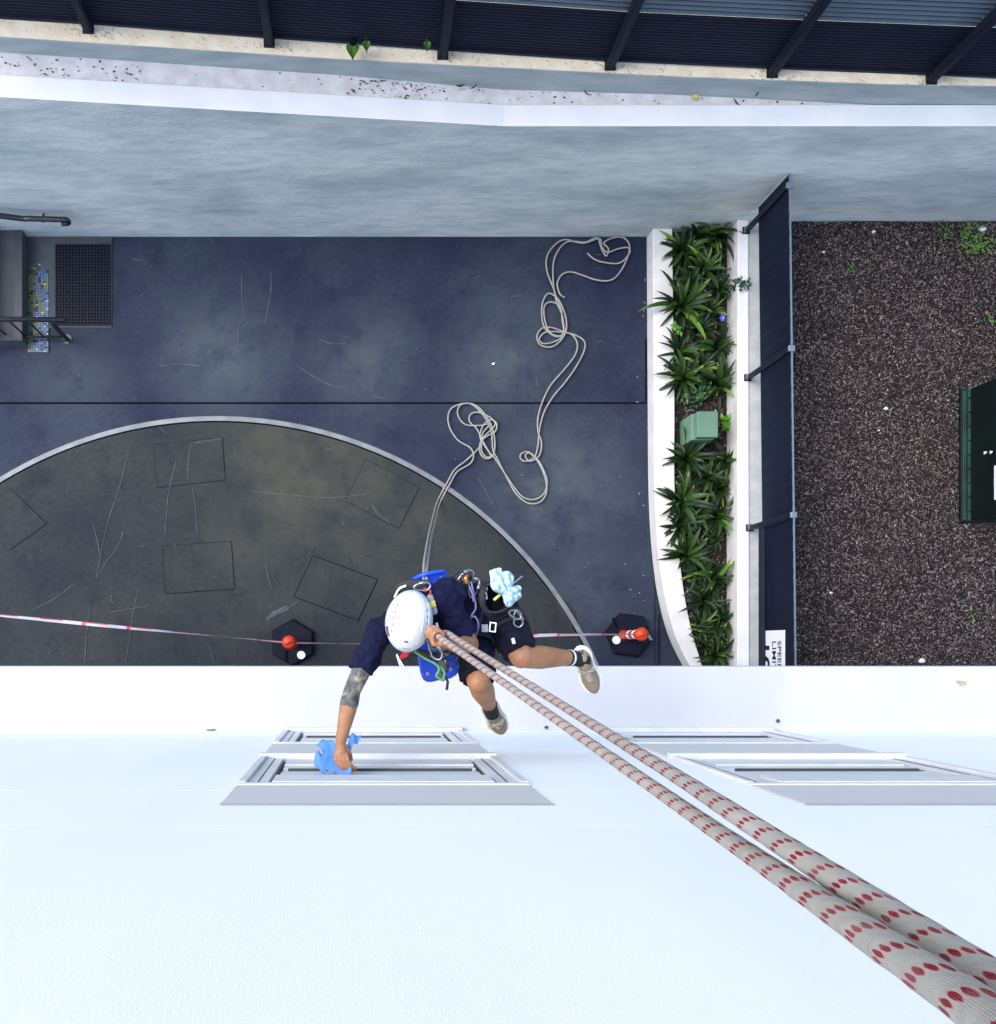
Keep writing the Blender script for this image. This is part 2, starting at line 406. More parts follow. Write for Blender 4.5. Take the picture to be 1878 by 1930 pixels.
def stain(cx, cy, rx, ry, rot, par, z, seed):
    pts = []
    for i in range(48):
        a = 2 * math.pi * i / 48; k = 1 + .55 * mnoise.fractal(V((math.cos(a) * 2 + seed, math.sin(a) * 2, seed)), 1, 2, 4)
        x, y = rx * k * math.cos(a), ry * k * math.sin(a)
        pts.append((cx + x * math.cos(rot) - y * math.sin(rot), cy + x * math.sin(rot) + y * math.cos(rot)))
    g = flat_poly(pts, z); return obj('stain', g, stain_m, par)
stain(1068, 1152, 32, 12, R(57), tt, .009, 3.1)
stain(1040, 1120, 10, 6, R(50), tt, .009, 5.2)

# ------------------------------------------------------------------ retaining wall, kerb, upper ground
YW = 4.16
def ztop(x):   # the wall top climbs towards the left
    return 2.13 + (0 if x > 1.18 else (1.18 - x) * 0.1073)
wall = thing('retaining_wall', 'long grey rendered retaining wall with a white painted top', 'wall', (0, YW, 0))
xsl = [-9, -7, -5, -3.5, -2.5, -1.5, -.5, .5, 1.0, 1.18, 1.4, 2.5, 4, 6, 9, 14]
def slab(xs, y0f, y1f, z0f, z1f, mi=0):
    g = G(); vs = []
    for x in xs: vs += [(x, y0f(x), z0f(x)), (x, y0f(x), z1f(x)), (x, y1f(x), z1f(x)), (x, y1f(x), z0f(x))]
    fs = []
    for i in range(len(xs) - 1):
        o, q = 4 * i, 4 * i + 4
        for k in range(4): fs.append((o + k, o + (k + 1) % 4, q + (k + 1) % 4, q + k))
    k = 4 * len(xs); fs += [(3, 2, 1, 0), (k - 4, k - 3, k - 2, k - 1)]
    g.add(vs, fs, mi); return g
obj('wall_face', slab(xsl, lambda x: YW, lambda x: YW + .165, lambda x: -.05, lambda x: ztop(x) - .012), render_wall, wall)
obj('coping', slab(xsl, lambda x: YW - .003, lambda x: YW + .168, lambda x: ztop(x) - .012, lambda x: ztop(x)), wall_top_m, wall, bevel=.006)
# gutter strip behind the wall
kx = [-9, -2.69, -.13, 2.43, 4.1, 5.0, 14]
ky = [4.53, 4.504, 4.49, 4.42, 4.335, 4.331, 4.331]
kz = [3.05, 2.715, 2.455, 2.352, 2.39, 2.37, 2.35]
def fy(x): return float(np.interp(x, kx, ky))
def fz(x): return float(np.interp(x, kx, kz))
xs2 = sorted(set(xsl + kx))
kind(obj('gutter', slab(xs2, lambda x: YW + .165, lambda x: max(fy(x), YW + .17), lambda x: ztop(x) - .3, lambda x: ztop(x) - .015), gutter_m), 'structure')
obj_k = tag(obj('kerb', slab(xs2, lambda x: fy(x), lambda x: fy(x) + .008, lambda x: ztop(x) - .3, lambda x: fz(x)), kerb_m), 'low grey kerb between the debris strip and the cream ledge', 'kerb')
kind(obj('upper_ground', slab(xs2, lambda x: fy(x) + .008, lambda x: fy(x) + .55, lambda x: fz(x) - .4, lambda x: fz(x) - .002), cream_m), 'structure')
g = G(); g.add([(-60, 5.0, 2.2), (80, 5.0, 2.2), (80, 300, 2.2), (-60, 300, 2.2)], [(0, 1, 2, 3)])
kind(obj('terrace', g, terrace_m), 'structure')

# back fence ---------------------------------------------------------------
bf = thing('back_fence', 'dark blue-grey steel fence of ribbed panels standing behind the retaining wall', 'fence', (0, 4.7, 2.4))
def by(x): return float(np.interp(x, [-6, -2.6, -.13, 2.35, 4.0, 4.9, 12], [4.68, 4.655, 4.616, 4.515, 4.437, 4.397, 4.12]))
post_u = [(-165, 32), (167, 64), (508, 91), (835, 111), (1150, 129), (1455, 140), (1755, 151), (2050, 160)]
post_xy = []
for (u, v) in post_u:
    x = (u - CX) * 7.55 / F
    for _ in range(4): x = (u - CX) * (HC - fz(x)) / F
    post_xy.append((x, by(x) - .035))
pm = None
for (x, y) in post_xy:
    z = fz(x); g = G()
    g.box(x - .032, x + .032, y - .03, y + .03, z - .01, z + 1.85)
    p = obj('post', g, fence_m, bf, bevel=.004)
    g = G(); g.box(x - .042, x + .042, y - .040, y + .04, z, z + .012); obj('base_plate', g, fence_m, p)
    g = G(); g.box(x - .02, x + .02, y - .036, y - .031, z + .02, z + 1.8); obj('channel', g, fence_m, p)
for i in range(len(post_xy) - 1):
    (xa, ya), (xb, yb) = post_xy[i], post_xy[i + 1]
    A, B = V((xa + .004, ya + .052, 0)), V((xb - .004, yb + .052, 0))
    za, zb = fz(xa) + .015, fz(xb) + .015
    # ribbed sheet: profile swept along the bay
    prof = []; z = 0
    hh = .55
    nr = 16
    for k in range(nr):
        z0 = hh * k / nr; s = hh / nr
        prof += [(0, z0), (0, z0 + s * .45), (-.012, z0 + s * .55), (-.012, z0 + s * .9)]
    prof += [(0, hh)]
    vs = []; fs = []
    for (dy, z) in prof: vs += [(A.x, A.y + dy, za + z), (B.x, B.y + dy, zb + z)]
    for k in range(len(prof) - 1): fs.append((2 * k, 2 * k + 1, 2 * k + 3, 2 * k + 2))
    g = G(); g.add(vs, fs); obj('ribbed_panel', g, fence_m, bf)
    g = G(); g.obox(((A.x + B.x) / 2, (A.y + B.y) / 2 - .005, (za + zb) / 2 + .010), (B - A) / 2 + V((0, 0, (zb - za) / 2)), (0, .022, 0), (0, 0, .014)); obj('bottom_rail', g, fence_m, bf)
    g = G(); g.obox(((A.x + B.x) / 2, (A.y + B.y) / 2 + .022, (za + zb) / 2 + hh + .64), (B - A) / 2 + V((0, 0, (zb - za) / 2)), (0, .003, 0), (0, 0, .63)); obj('backing_sheet', g, fence_m, bf)
    for k in range(25):
        zc = hh + .03 + k * .05
        c = V(((A.x + B.x) / 2, (A.y + B.y) / 2 - .004, (za + zb) / 2 + zc))
        if k == 0:
            ha = (B - A) / 2 + V((0, 0, (zb - za) / 2)); g = G()
            g.obox((0, 0, 0), ha, V((0, -.010, -.006)), V((0, -.002, .004)))
            sm = g.mesh('slat', slat_m)
        o = bpy.data.objects.new('slat', sm); COL.objects.link(o); o.parent = bf; o.location = c - bf.location

# ------------------------------------------------------------------ building
ZL = 2.9; YF = -.60; YL = -.137
bd = thing('white_building', 'white rendered building front with a projecting white ledge', 'building', (0, YF, 0))
zt = 9.62
wins = [(-.52, .755), (1.705, 2.98)]
WZ0, WZ1 = ZL + .0, 6.255
xc = [-3.6, wins[0][0], wins[0][1], wins[1][0], wins[1][1], 5.8]
def wallbox(x0, x1, z0, z1):
    g = G(); g.box(x0, x1, YF - .25, YF, z0, z1); return obj('wall', g, facade_m, bd)
# piers between windows, split by a shallow shadow joint at z 5.87, then the wall over the windows
for (x0, x1) in ((xc[0], xc[1]), (xc[2], xc[3]), (xc[4], xc[5])):
    wallbox(x0, x1, ZL, 5.868); wallbox(x0, x1, 5.872, WZ1)
wallbox(xc[0], xc[5], WZ1 + .0, 6.668); wallbox(xc[0], xc[5], 6.671, zt)
g = G(); g.box(xc[0], xc[5], YF - .30, YF - .255, ZL, zt); obj('backing', g, facade_m, bd)
g = G(); g.box(-3.6, 5.8, YF - 8, YL, ZL - .22, ZL); obj('ledge', g, ledge_m, bd, bevel=.01)
g = G(); g.box(-3.6, 5.8, YF - 8.2, YF - 8, -.02, ZL - .22); obj('rear_wall', g, facade_m, bd)
for x in (-3.3, 5.5):
    g = G(); g.box(x - .2, x + .2, YF - .5, YF - .1, -.02, ZL - .22); obj('column', g, facade_m, bd)

frame_m = M('white_window_frame', (.60, .60, .59), .4, (.53, .535, .535), 8)
spandrel_m = M('grey_spandrel_panel', (.54, .53, .515), .5, (.52, .515, .50), 2)
trim_m = M('grey_trim_edge', (.22, .225, .23), .6)
groove_m = M('grey_gasket', (.05, .052, .056), .6)
gap_m = M('dark_window_gap', (.012, .013, .016), .6)
glass_m = M('window_glass', (.55, .60, .63), .08, spec=.8)
def window(x0, x1, label):
    wd = thing('window', label, 'window', (x0, YF, ZL))
    del wd['category']
    wd.parent = bd; wd.location = V((x0, YF, ZL)) - bd.location; wd['label'] = label
    B = lambda name, a, b, y0, y1, z0, z1, m, bev=.002: obj(name, (lambda g: g.box(a, b, y0, y1, z0, z1))(G()), m, None, bevel=bev)
    def part(name, *a, **k):
        o = B(name, *a, **k); o.parent = wd; o.location = -V((x0, YF, ZL)); return o
    zA, zB, zC, zD = 5.71, 5.30, 4.61, 3.86   # panel | window | panel | window
    part('spandrel_panel', x0 + .004, x1 - .004, YF - .03, YF + .004, zA + .02, WZ1 - .006, spandrel_m)
    part('panel_trim', x0 + .002, x1 - .002, YF - .03, YF + .006, WZ1 - .005, WZ1 + .006, trim_m)
    part('spandrel_panel', x0 + .004, x1 - .004, YF - .03, YF + .004, zD + .02, zC - .03, spandrel_m)
    for (zt_, zb_, hood) in ((zA, zC, True), (zD, ZL + .01, False)):
        # outer frame
        part('head_rail', x0 + .002, x1 - .002, YF - .04, YF + .010, zt_ - .03, zt_ + .018, frame_m)
        part('jamb', x0 + .002, x0 + .035, YF - .06, YF + .014, zb_ + .052, zt_ - .032, frame_m)
        part('jamb', x1 - .035, x1 - .002, YF - .06, YF + .014, zb_ + .052, zt_ - .032, frame_m)
        part('track', x0 + .037, x0 + .125, YF - .06, YF - .002, zb_ + .052, zt_ - .032, frame_m)
        part('track', x1 - .125, x1 - .037, YF - .06, YF - .002, zb_ + .052, zt_ - .032, frame_m)
        part('track_groove', x0 + .078, x0 + .084, YF - .06, YF + .0005, zb_ + .06, zt_ - .04, gap_m)
        part('track_groove', x1 - .084, x1 - .078, YF - .06, YF + .0005, zb_ + .06, zt_ - .04, gap_m)
        part('track_groove', x0 + .127, x0 + .139, YF - .07, YF - .02, zb_ + .06, zt_ - .04, groove_m)
        part('track_groove', x1 - .139, x1 - .127, YF - .07, YF - .02, zb_ + .06, zt_ - .04, groove_m)
        part('pane', x0 + .148, x1 - .148, YF - .055, YF - .045, zb_ + .06, zt_ - .04, glass_m)
        part('sill', x0 - .004, x1 + .004, YF - .06, YF + .026, zb_ - .012, zb_ + .05, frame_m)
        zg1 = zb_ + (.50 if hood else .39); zg0 = zg1 - .085
        part('bottom_rail', x0 + .15, x1 - .15, YF - .043, YF - .004, zb_ + .053, zg0 - .12, frame_m)
        part('sash_rail', x0 + .151, x1 - .151, YF - .043, YF - .012, zg0 - .115, zg0, frame_m)
        part('sash_gap', x0 + .18, x1 - .18, YF - .044, YF - .003, zg0 + .055, zg1 - .016, groove_m)
        part('top_rail', x0 + .151, x1 - .151, YF - .043, YF - .014, zg1 + .002, zt_ - .26 if hood else zt_ - .10, frame_m)
        if hood: part('hood', x0 + .15, x1 - .15, YF - .043, YF + .014, zt_ - .25, zt_ - .033, frame_m)
window(*wins[0], 'left window with the blue cloth pressed against it')
window(*wins[1], 'right window partly behind the thick ropes')

# ------------------------------------------------------------------ steps, mat, railings
step_m = M('grey_step_concrete', (.055, .062, .066), .8, (.042, .048, .052), 6, bump=.15)
edge_m = M('step_nosing', (.03, .034, .045), .5)
st = thing('concrete_steps', 'grey concrete steps with dark nosing at the left end of the wall', 'steps', (-3.6, 3.6, 0))
g = G(); g.box(-9, -3.33, 3.06, YW - .003, -.01, .165); s1 = obj('step', g, step_m, st, bevel=.006)
g = G(); g.box(-3.41, -3.326, 3.055, YW - .004, .150, .172); obj('nosing', g, edge_m, s1, bevel=.004)
g = G(); g.box(-9, -3.63, 3.06, YW - .003, .166, .335); s2 = obj('step', g, step_m, st, bevel=.006)
g = G(); g.box(-3.70, -3.624, 3.055, YW - .004, .32, .342); obj('nosing', g, edge_m, s2, bevel=.004)
g = G(); g.box(-3.329, -2.475, 3.235, YW - .003, -.01, .012); obj('landing', g, step_m, st, bevel=.003)
dm = thing('door_mat', 'black rubber grid mat lying at the foot of the steps', 'mat', (-2.78, 3.67, .012))
mx0, mx1, my0, my1 = X(105, .02), X(208, .02), Y(613, .02), Y(461, .02)
g = G(); g.box(mx0, mx1, my0, my1, .0125, .016); obj('backing', g, rubber_m, dm)
g = G()
for i in range(18):
    x = mx0 + (mx1 - mx0 - .012) * i / 17; g.box(x, x + .012, my0, my1, .0155, .030 + .001 * random.random())
for i in range(27):
    y = my0 + (my1 - my0 - .012) * i / 26; g.box(mx0, mx1, y, y + .012, .0155, .0285 + .001 * random.random())
kind(obj('grid', g, M('mat_rib_rubber', (.004, .006, .014), .6, spec=.2), dm), 'stuff')
# mosaic strip
ms = thing('mosaic_strip', 'narrow strip of small blue and yellow tiles beside the steps', 'mosaic', (-3.23, 3.4, .012))
tx0, tx1, ty0, ty1 = X(53, .015), X(92, .015), Y(664, .015), Y(497, .015)
g = G(); g.box(tx0, tx1, ty0, ty1, .0, .0125); obj('bed', g, step_m, ms)
tm = [M('tile_blue', (.05, .10, .24), .3, (.09, .16, .32), 9), M('tile_yellow', (.16, .17, .05), .3, (.11, .13, .05), 9), M('tile_teal', (.07, .14, .16), .3), M('tile_dark', (.012, .02, .03), .4), M('tile_white', (.30, .34, .31), .3)]
g = G(); nc, nr = 8, 46
for i in range(nc):
    for j in range(nr):
        if j > 39 and random.random() < (j - 39) / 9: continue
        q = mnoise.noise(V((i * .35, j * .13, 2)));
        mi = 0 if q + (i - 3.5) * .09 > 0 else 1
        r_ = random.random()
        if r_ < .16: mi = 2
        elif r_ < .30: mi = 3
        elif r_ < .34: mi = 4
        a, b = (tx1 - tx0) / nc, (ty1 - ty0) / nr
        x, y = tx0 + a * i, ty0 + b * j; h = .017 + .003 * random.random()
        g.box(x + .002, x + a - .002, y + .002, y + b - .002, .0125, h, mi)
kind(obj('tile', g, tm, ms), 'stuff')
# railing beside the steps
rl = thing('stair_railing', 'black steel railing with slanting balusters on the open side of the steps', 'railing', (-2.9, 3.12, 0))
yr = 3.12
g = G(); g.tube([(-6, yr, 2.0), (-3.55, yr, .66), (-3.45, yr, .62), (-2.78, yr, .60)], .024, 10); obj('top_rail', g, rail_m, rl, smooth=True)
g = G(); g.tube([(-6, yr, 1.45), (-3.55, yr, .14), (-3.4, yr, .09), (-2.93, yr, .075)], .014, 8); obj('lower_rail', g, rail_m, rl, smooth=True)
for k, x in enumerate((-2.93, -3.14, -3.32, -3.50, -3.72, -3.95)):
    zb = .0 if k == 0 else .08 + max(0, -3.4 - x) * .53; ztp = .60 + max(0, -3.5 - x) * .53
    r_ = .022 if k in (0,) else .010
    g = G(); g.tube([(x, yr, zb), (x, yr, ztp)], r_, 8); obj('post' if k == 0 else 'baluster', g, rail_m, rl, smooth=True)
g = G(); g.cyl((-2.93, yr), .05, 0, .012, 16); obj('base_plate', g, rail_m, rl)
hr = thing('wall_handrail', 'black tube handrail fixed along the retaining wall above the steps', 'handrail', (-2.9, 4.08, .6))
yh = 4.075
g = G(); g.tube(smooth_path([(-6, yh, 1.9), (-4.5, yh, 1.1), (-3.3, yh, .66), (-3.1, yh, .62), (-2.80, yh, .60), (-2.765, yh, .585), (-2.755, yh, .55), (-2.775, yh, .52), (-2.83, yh, .515)], 5), .026, 10); obj('rail', g, rail_m, hr, smooth=True)
for x, z in ((-3.0, .60), (-3.9, .88)):
    g = G(); g.tube([(x, yh, z - .02), (x, yh, z - .06), (x, YW, z - .06)], .010, 8); obj('bracket', g, rail_m, hr, smooth=True)

# ------------------------------------------------------------------ planter and garden on the right
ZP = .21
def uvz(lst, z): return [(X(u, z), Y(v, z)) for u, v in lst]
outer = uvz([(1231, 431), (1232, 600), (1233, 760), (1234, 900), (1238, 1000), (1246, 1080), (1257, 1140), (1272, 1195), (1290, 1235), (1303, 1258), (1330, 1300), (1380, 1350)], ZP)
inner = uvz([(1268, 431), (1270, 600), (1272, 760), (1272, 900), (1277, 1000), (1285, 1080), (1294, 1140), (1306, 1195), (1318, 1235), (1326, 1258), (1345, 1290), (1390, 1330)], ZP)
def dense(l): return [(p.x, p.y) for p in smooth_path([(a, b, 0) for a, b in l], 5)]
outer, inner = dense(outer), dense(inner)
outer[0] = (outer[0][0], YW - .003); inner[0] = (inner[0][0], YW - .003)
pw = G(); pw.strip_prism(inner, outer, -.02, ZP)
tag(obj('planter_kerb', pw, planter_m, bevel=.008), 'low white curving planter wall between the dark driveway and the plants', 'planter wall')
ZR = .41
rx0, rx1 = X(1391, ZR), X(1411, ZR)
g = G(); g.strip_prism([(rx1, YW - .003), (rx1 + .012, -1.6)], [(rx0, YW - .003), (rx0 - .006, -1.6)], -.02, ZR)
tag(obj('garden_wall', g, planter_m, bevel=.008), 'straight white garden wall between the plants and the dark panel fence', 'garden wall')
ZB = .385
g = G(); bx1 = X(1429, ZB)
g.strip_prism([(bx1 + .17, YW - .003), (bx1 + .23, -1.6)], [(rx1 + .001, YW - .003), (rx1 + .013, -1.6)], -.02, ZB)
kind(obj('paving_strip', g, beige_m), 'structure')
ZS = .13
g = G(); g.add([(3.0, -1.6, ZS), (rx0 + .02, -1.6, ZS), (rx0 + .02, YW, ZS), (3.0, YW, ZS)], [(0, 1, 2, 3)])
# soil surface between the two walls (edges tuck under the walls)
mid = [((a[0] + b[0]) / 2, a[1]) for a, b in zip(outer, inner)]
g = G(); vs = []; fs = []
for (x, y) in mid: vs += [(x, y, ZS), (rx0 + .03, y, ZS)]
for i in range(len(mid) - 1): fs.append((2 * i, 2 * i + 2, 2 * i + 3, 2 * i + 1))
g.add(vs, fs); kind(obj('planter_soil', g, soil_m), 'structure')
ZG = .37
g = G(); nx_, ny_ = 60, 80; vs = []; fs = []
for j in range(ny_ + 1):
    for i in range(nx_ + 1):
        x = bx1 + (9.0 - bx1) * i / nx_; y = -1.6 + (YW + 1.6) * j / ny_
        vs.append((x, y, ZG - .012 + .02 * mnoise.noise(V((x * 1.7, y * 1.7, 0)))))
for j in range(ny_):
    for i in range(nx_):
        a = j * (nx_ + 1) + i; fs.append((a, a + 1, a + nx_ + 2, a + nx_ + 1))
g.add(vs, fs); kind(obj('garden_bed', g, mulch_base, smooth=True), 'structure')

def chips(name, n, x0, x1, y0, y1, zf, mats, probs, lmin=.012, lmax=.036, keep=None):
    x = rng.uniform(x0, x1, n); y = rng.uniform(y0, y1, n)
    if keep is not None:
        k = keep(x, y); x, y = x[k], y[k]; n = len(x)
    L = rng.uniform(lmin, lmax, n) * rng.choice([1, 1, 1, 1.5], n); W = L * rng.uniform(.22, .5, n); T = rng.uniform(.002, .005, n)
    yaw = rng.uniform(0, 2 * np.pi, n); pit = rng.normal(0, .30, n); rol = rng.normal(0, .35, n)
    z = zf(x, y) + rng.uniform(0, .012, n)
    bx = np.array([[-1, -1, -1], [1, -.7, -1], [1, .7, -1], [-1, 1, -1], [-.85, -.8, 1], [.9, -.5, 1], [.9, .5, 1], [-.85, .8, 1]], float) * .5
    c = bx[None] * np.stack([L, W, T], 1)[:, None]
    cr, sr = np.cos(rol)[:, None], np.sin(rol)[:, None]
    a, b = c[..., 1] * cr - c[..., 2] * sr, c[..., 1] * sr + c[..., 2] * cr; c[..., 1], c[..., 2] = a, b
    cp, sp = np.cos(pit)[:, None], np.sin(pit)[:, None]
    a, b = c[..., 0] * cp - c[..., 2] * sp, c[..., 0] * sp + c[..., 2] * cp; c[..., 0], c[..., 2] = a, b
    cy_, sy_ = np.cos(yaw)[:, None], np.sin(yaw)[:, None]
    a, b = c[..., 0] * cy_ - c[..., 1] * sy_, c[..., 0] * sy_ + c[..., 1] * cy_; c[..., 0], c[..., 1] = a, b
    c += np.stack([x, y, z], 1)[:, None]
    fq = np.array([[4, 5, 6, 7], [0, 1, 5, 4], [1, 2, 6, 5], [2, 3, 7, 6], [3, 0, 4, 7]])
    faces = (fq[None] + 8 * np.arange(n)[:, None, None]).reshape(-1, 4)
    me = bpy.data.meshes.new(name)
    me.vertices.add(8 * n); me.vertices.foreach_set('co', c.reshape(-1))
    me.loops.add(faces.size); me.loops.foreach_set('vertex_index', faces.reshape(-1).astype(np.int32))
    me.polygons.add(len(faces)); me.polygons.foreach_set('loop_start', np.arange(0, faces.size, 4, dtype=np.int32))
    for m in mats: me.materials.append(m)
    me.polygons.foreach_set('material_index', np.repeat(rng.choice(len(mats), n, p=probs), 5).astype(np.int32))
    me.update(calc_edges=True); me.validate()
    o = bpy.data.objects.new(name, me); COL.objects.link(o); return kind(o, 'stuff')
chipm = [M('bark_dark', (.010, .0075, .0085), .9, (.020, .015, .016), 30), M('bark_brown', (.042, .026, .022), .9, (.062, .040, .032), 30),
         M('bark_grey', (.095, .076, .076), .9, (.135, .112, .11), 30), M('bark_pale', (.20, .168, .15), .9, (.28, .24, .21), 30)]
def zg(x, y): return ZG + .0 * x
chips('bark_mulch', 120000, bx1 + .01, 6.9, -.6, YW - .01, zg, chipm, [.40, .24, .27, .09], .008, .022,
      keep=lambda x, y: x > bx1 + .185 + (YW - y) * .0105)
chips('planter_mulch', 5200, 3.0, rx0, -.5, YW - .01, lambda x, y: ZS + .0 * x, chipm, [.5, .28, .16, .06],
      keep=lambda x, y: x > np.interp(y, [p[1] for p in inner][::-1], [p[0] for p in inner][::-1]) + .005)

# ------------------------------------------------------------------ panel fence with sign
pf = thing('panel_fence', 'dark blue panel fence with slim posts standing along the garden wall', 'fence', (3.9, 1.5, ZB))
panel_m = M('dark_blue_fence_sheet', (.006, .010, .024), .6, (.004, .0065, .017), 1.6, stretch=(1, .25, 1), spec=.12)
fx = lambda y: 3.795 + (YW - y) * .012      # fence line drifts slightly
FT = .70; FH = .645
py = [Y(435, ZR), Y(712, ZR), Y(995, ZR), Y(1278, ZR)]
py = [min(p, YW - .06) for p in py]
for i in range(len(py)):
    y = py[i]; x = fx(y) - .006
    g = G(); g.box(x - .018, x + .018, y - .022, y + .022, ZR - .01, FT + FH + .01); po = obj('post', g, fence_m, pf, bevel=.003)
    g = G(); g.box(x - .040, x + .030, y - .034, y + .034, ZR, ZR + .010); obj('foot_plate', g, fence_m, po)
    g = G(); g.box(x - .028, x - .019, y - .026, y + .026, ZR + .010, ZR + .05); obj('foot_bracket', g, steel_m, po)
    g = G(); g.box(x - .022, x + .034, y - .026, y + .026, FT + FH - .008, FT + FH + .018); obj('clamp', g, steel_m, po, bevel=.004)
    g = G(); g.tube([(x - .024, y - .014, ZR + .04), (x - .030, y - .040, ZR + .30), (x - .022, y - .03, FT + FH - .1)], .006, 6); obj('brace', g, fence_m, po)
for i in range(len(py) - 1):
    y1, y0 = py[i] - .004, py[i + 1] + .004
    if i == 0: y1 = YW - .01
    prof = []; k = 18                                   # vertical sheet with fine upright ribs
    vs = []; fs = []
    ns = 40
    for j in range(ns + 1):
        y = y1 + (y0 - y1) * j / ns; dx = .004 if j % 4 in (1, 2) else 0
        vs += [(fx(y) - dx, y, FT), (fx(y) - dx, y, FT + FH)]
    for j in range(ns): fs.append((2 * j, 2 * j + 1, 2 * j + 3, 2 * j + 2))
    g = G(); g.add(vs, fs); obj('sheet', g, panel_m, pf)
    for z, nm, m in ((FT + FH, 'top_rail', steel_m), (FT + .0, 'bottom_rail', fence_m)):
        g = G(); g.obox(((fx(y0) + fx(y1)) / 2 + .004, (y0 + y1) / 2, z), ((fx(y0) - fx(y1)) / 2, (y0 - y1) / 2, 0), (.007, 0, 0), (0, 0, .007)); obj(nm, g, m, pf)
# speed limit sign on the fence
sign_w = M('sign_white', (.72, .74, .76), .4); sign_k = M('sign_black', (.012, .014, .018), .5)
SY1 = .155; SW = .47; xsn = fx(0) - .014
def zs_(u): return HC - xsn * F / (u - CX)
zlo, zhi = zs_(1446.5), zs_(1479)
sg = thing('speed_sign', 'white speed limit sign with black lettering on the dark panel fence', 'sign', (xsn, SY1 - SW / 2, zlo - .3))
g = G(); g.box(xsn, xsn + .006, SY1 - SW, SY1, zlo - .06, zhi); obj('plate', g, sign_w, sg, bevel=.001)
def on_sign(me, y, z, name):
    o = bpy.data.objects.new(name, me); COL.objects.link(o); o.parent = sg
    # text x -> -Y, text y -> +Z, faces -X
    o.matrix_local = Matrix(((0, 0, -1, xsn - .0015), (-1, 0, 0, y), (0, 1, 0, z), (0, 0, 0, 1)))
    o.location = V((xsn - .0015, y, z)) - sg.location; return o
zr = zhi - zlo
on_sign(text_mesh('SPEED', .105, sign_k, bold=.0005), SY1 - SW / 2 + .0, zlo + zr * .71, 'lettering')
on_sign(text_mesh('LIMIT', .120, sign_k, bold=.0005), SY1 - SW / 2 - .0, zlo + zr * .40, 'lettering')
on_sign(text_mesh('10', .30, sign_k, bold=.006), SY1 - SW / 2 + .0, zlo - .07, 'lettering')
g = G(); g.box(xsn - .030, xsn - .003, -1.3, py[2] - .03, FT - .03, zlo - .030); obj('foot_rail', g, fence_m, pf, bevel=.004)

# ------------------------------------------------------------------ cabinets
box_m = M('dark_green_enamel', (.004, .009, .009), .5, (.003, .007, .0075), 3, spec=.2)
boxe_m = M('green_enamel_flange', (.018, .055, .042), .5, (.010, .032, .026), 5, spec=.25)
cx0, cy0, cy1 = X(1806, ZG), Y(985, ZG), Y(735, ZG)
tb = thing('transformer_cabinet', 'large dark green electrical cabinet standing on the bark mulch', 'cabinet', (cx0 + .5, (cy0 + cy1) / 2, ZG))
g = G(); g.box(cx0, cx0 + 1.4, cy0, cy1, ZG - .02, ZG + .05); obj('plinth', g, box_m, tb, bevel=.006)
g = G(); g.box(cx0 + .012, cx0 + .045, cy0 + .02, cy1 - .02, ZG + .0505, ZG + .062); obj('flange', g, boxe_m, tb, bevel=.003)
g = G(); g.box(cx0 + .052, cx0 + .074, cy0 + .01, cy1 - .01, ZG + .0505, ZG + .085); obj('hinge_rail', g, boxe_m, tb, bevel=.003)
for k in range(9):
    y = cy0 + .1 + (cy1 - cy0 - .2) * k / 8
    g = G(); g.box(cx0 + .050, cx0 + .076, y - .008, y + .008, ZG + .085, ZG + .092); obj('hinge', g, box_m, tb)
g = G(); g.box(cx0 + .075, cx0 + 1.35, cy0 + .02, cy1 - .005, ZG + .0505, ZG + 1.25); bo = obj('body', g, box_m, tb, bevel=.012)
g = G(); g.box(cx0 + .071, cx0 + .0745, cy0 + .05, (cy0 + cy1) / 2 - .01, ZG + .12, ZG + 1.15); obj('door', g, box_m, tb, bevel=.002)
g = G(); g.box(cx0 + .071, cx0 + .0745, (cy0 + cy1) / 2 + .01, cy1 - .05, ZG + .12, ZG + 1.15); obj('door', g, box_m, tb, bevel=.002)
xf = cx0 + .071
def on_cab(u, v): d = xf * F / (u - CX); return (Y(v, HC - d), HC - d)
for (u, v, a, b) in ((1858, 853, .016, .022), (1869, 852, .016, .018)):
    y, z = on_cab(u, v); g = G(); g.add([(xf - .003, y - a, z - b), (xf - .003, y + a, z - b), (xf - .003, y + a * .35, z + b), (xf - .003, y - a * .35, z + b),
        (xf + .001, y - a, z - b), (xf + .001, y + a, z - b), (xf + .001, y + a * .35, z + b), (xf + .001, y - a * .35, z + b)],
        [(0, 1, 2, 3), (0, 4, 5, 1), (1, 5, 6, 2), (2, 6, 7, 3), (3, 7, 4, 0)])
    obj('padlock', g, sign_w, tb)
y, z = on_cab(1874.5, 878); y2, _ = on_cab(1876, 942)
g = G(); g.box(xf - .003, xf + .001, y2, y, z, z + .16); obj('notice_plate', g, sign_w, tb)

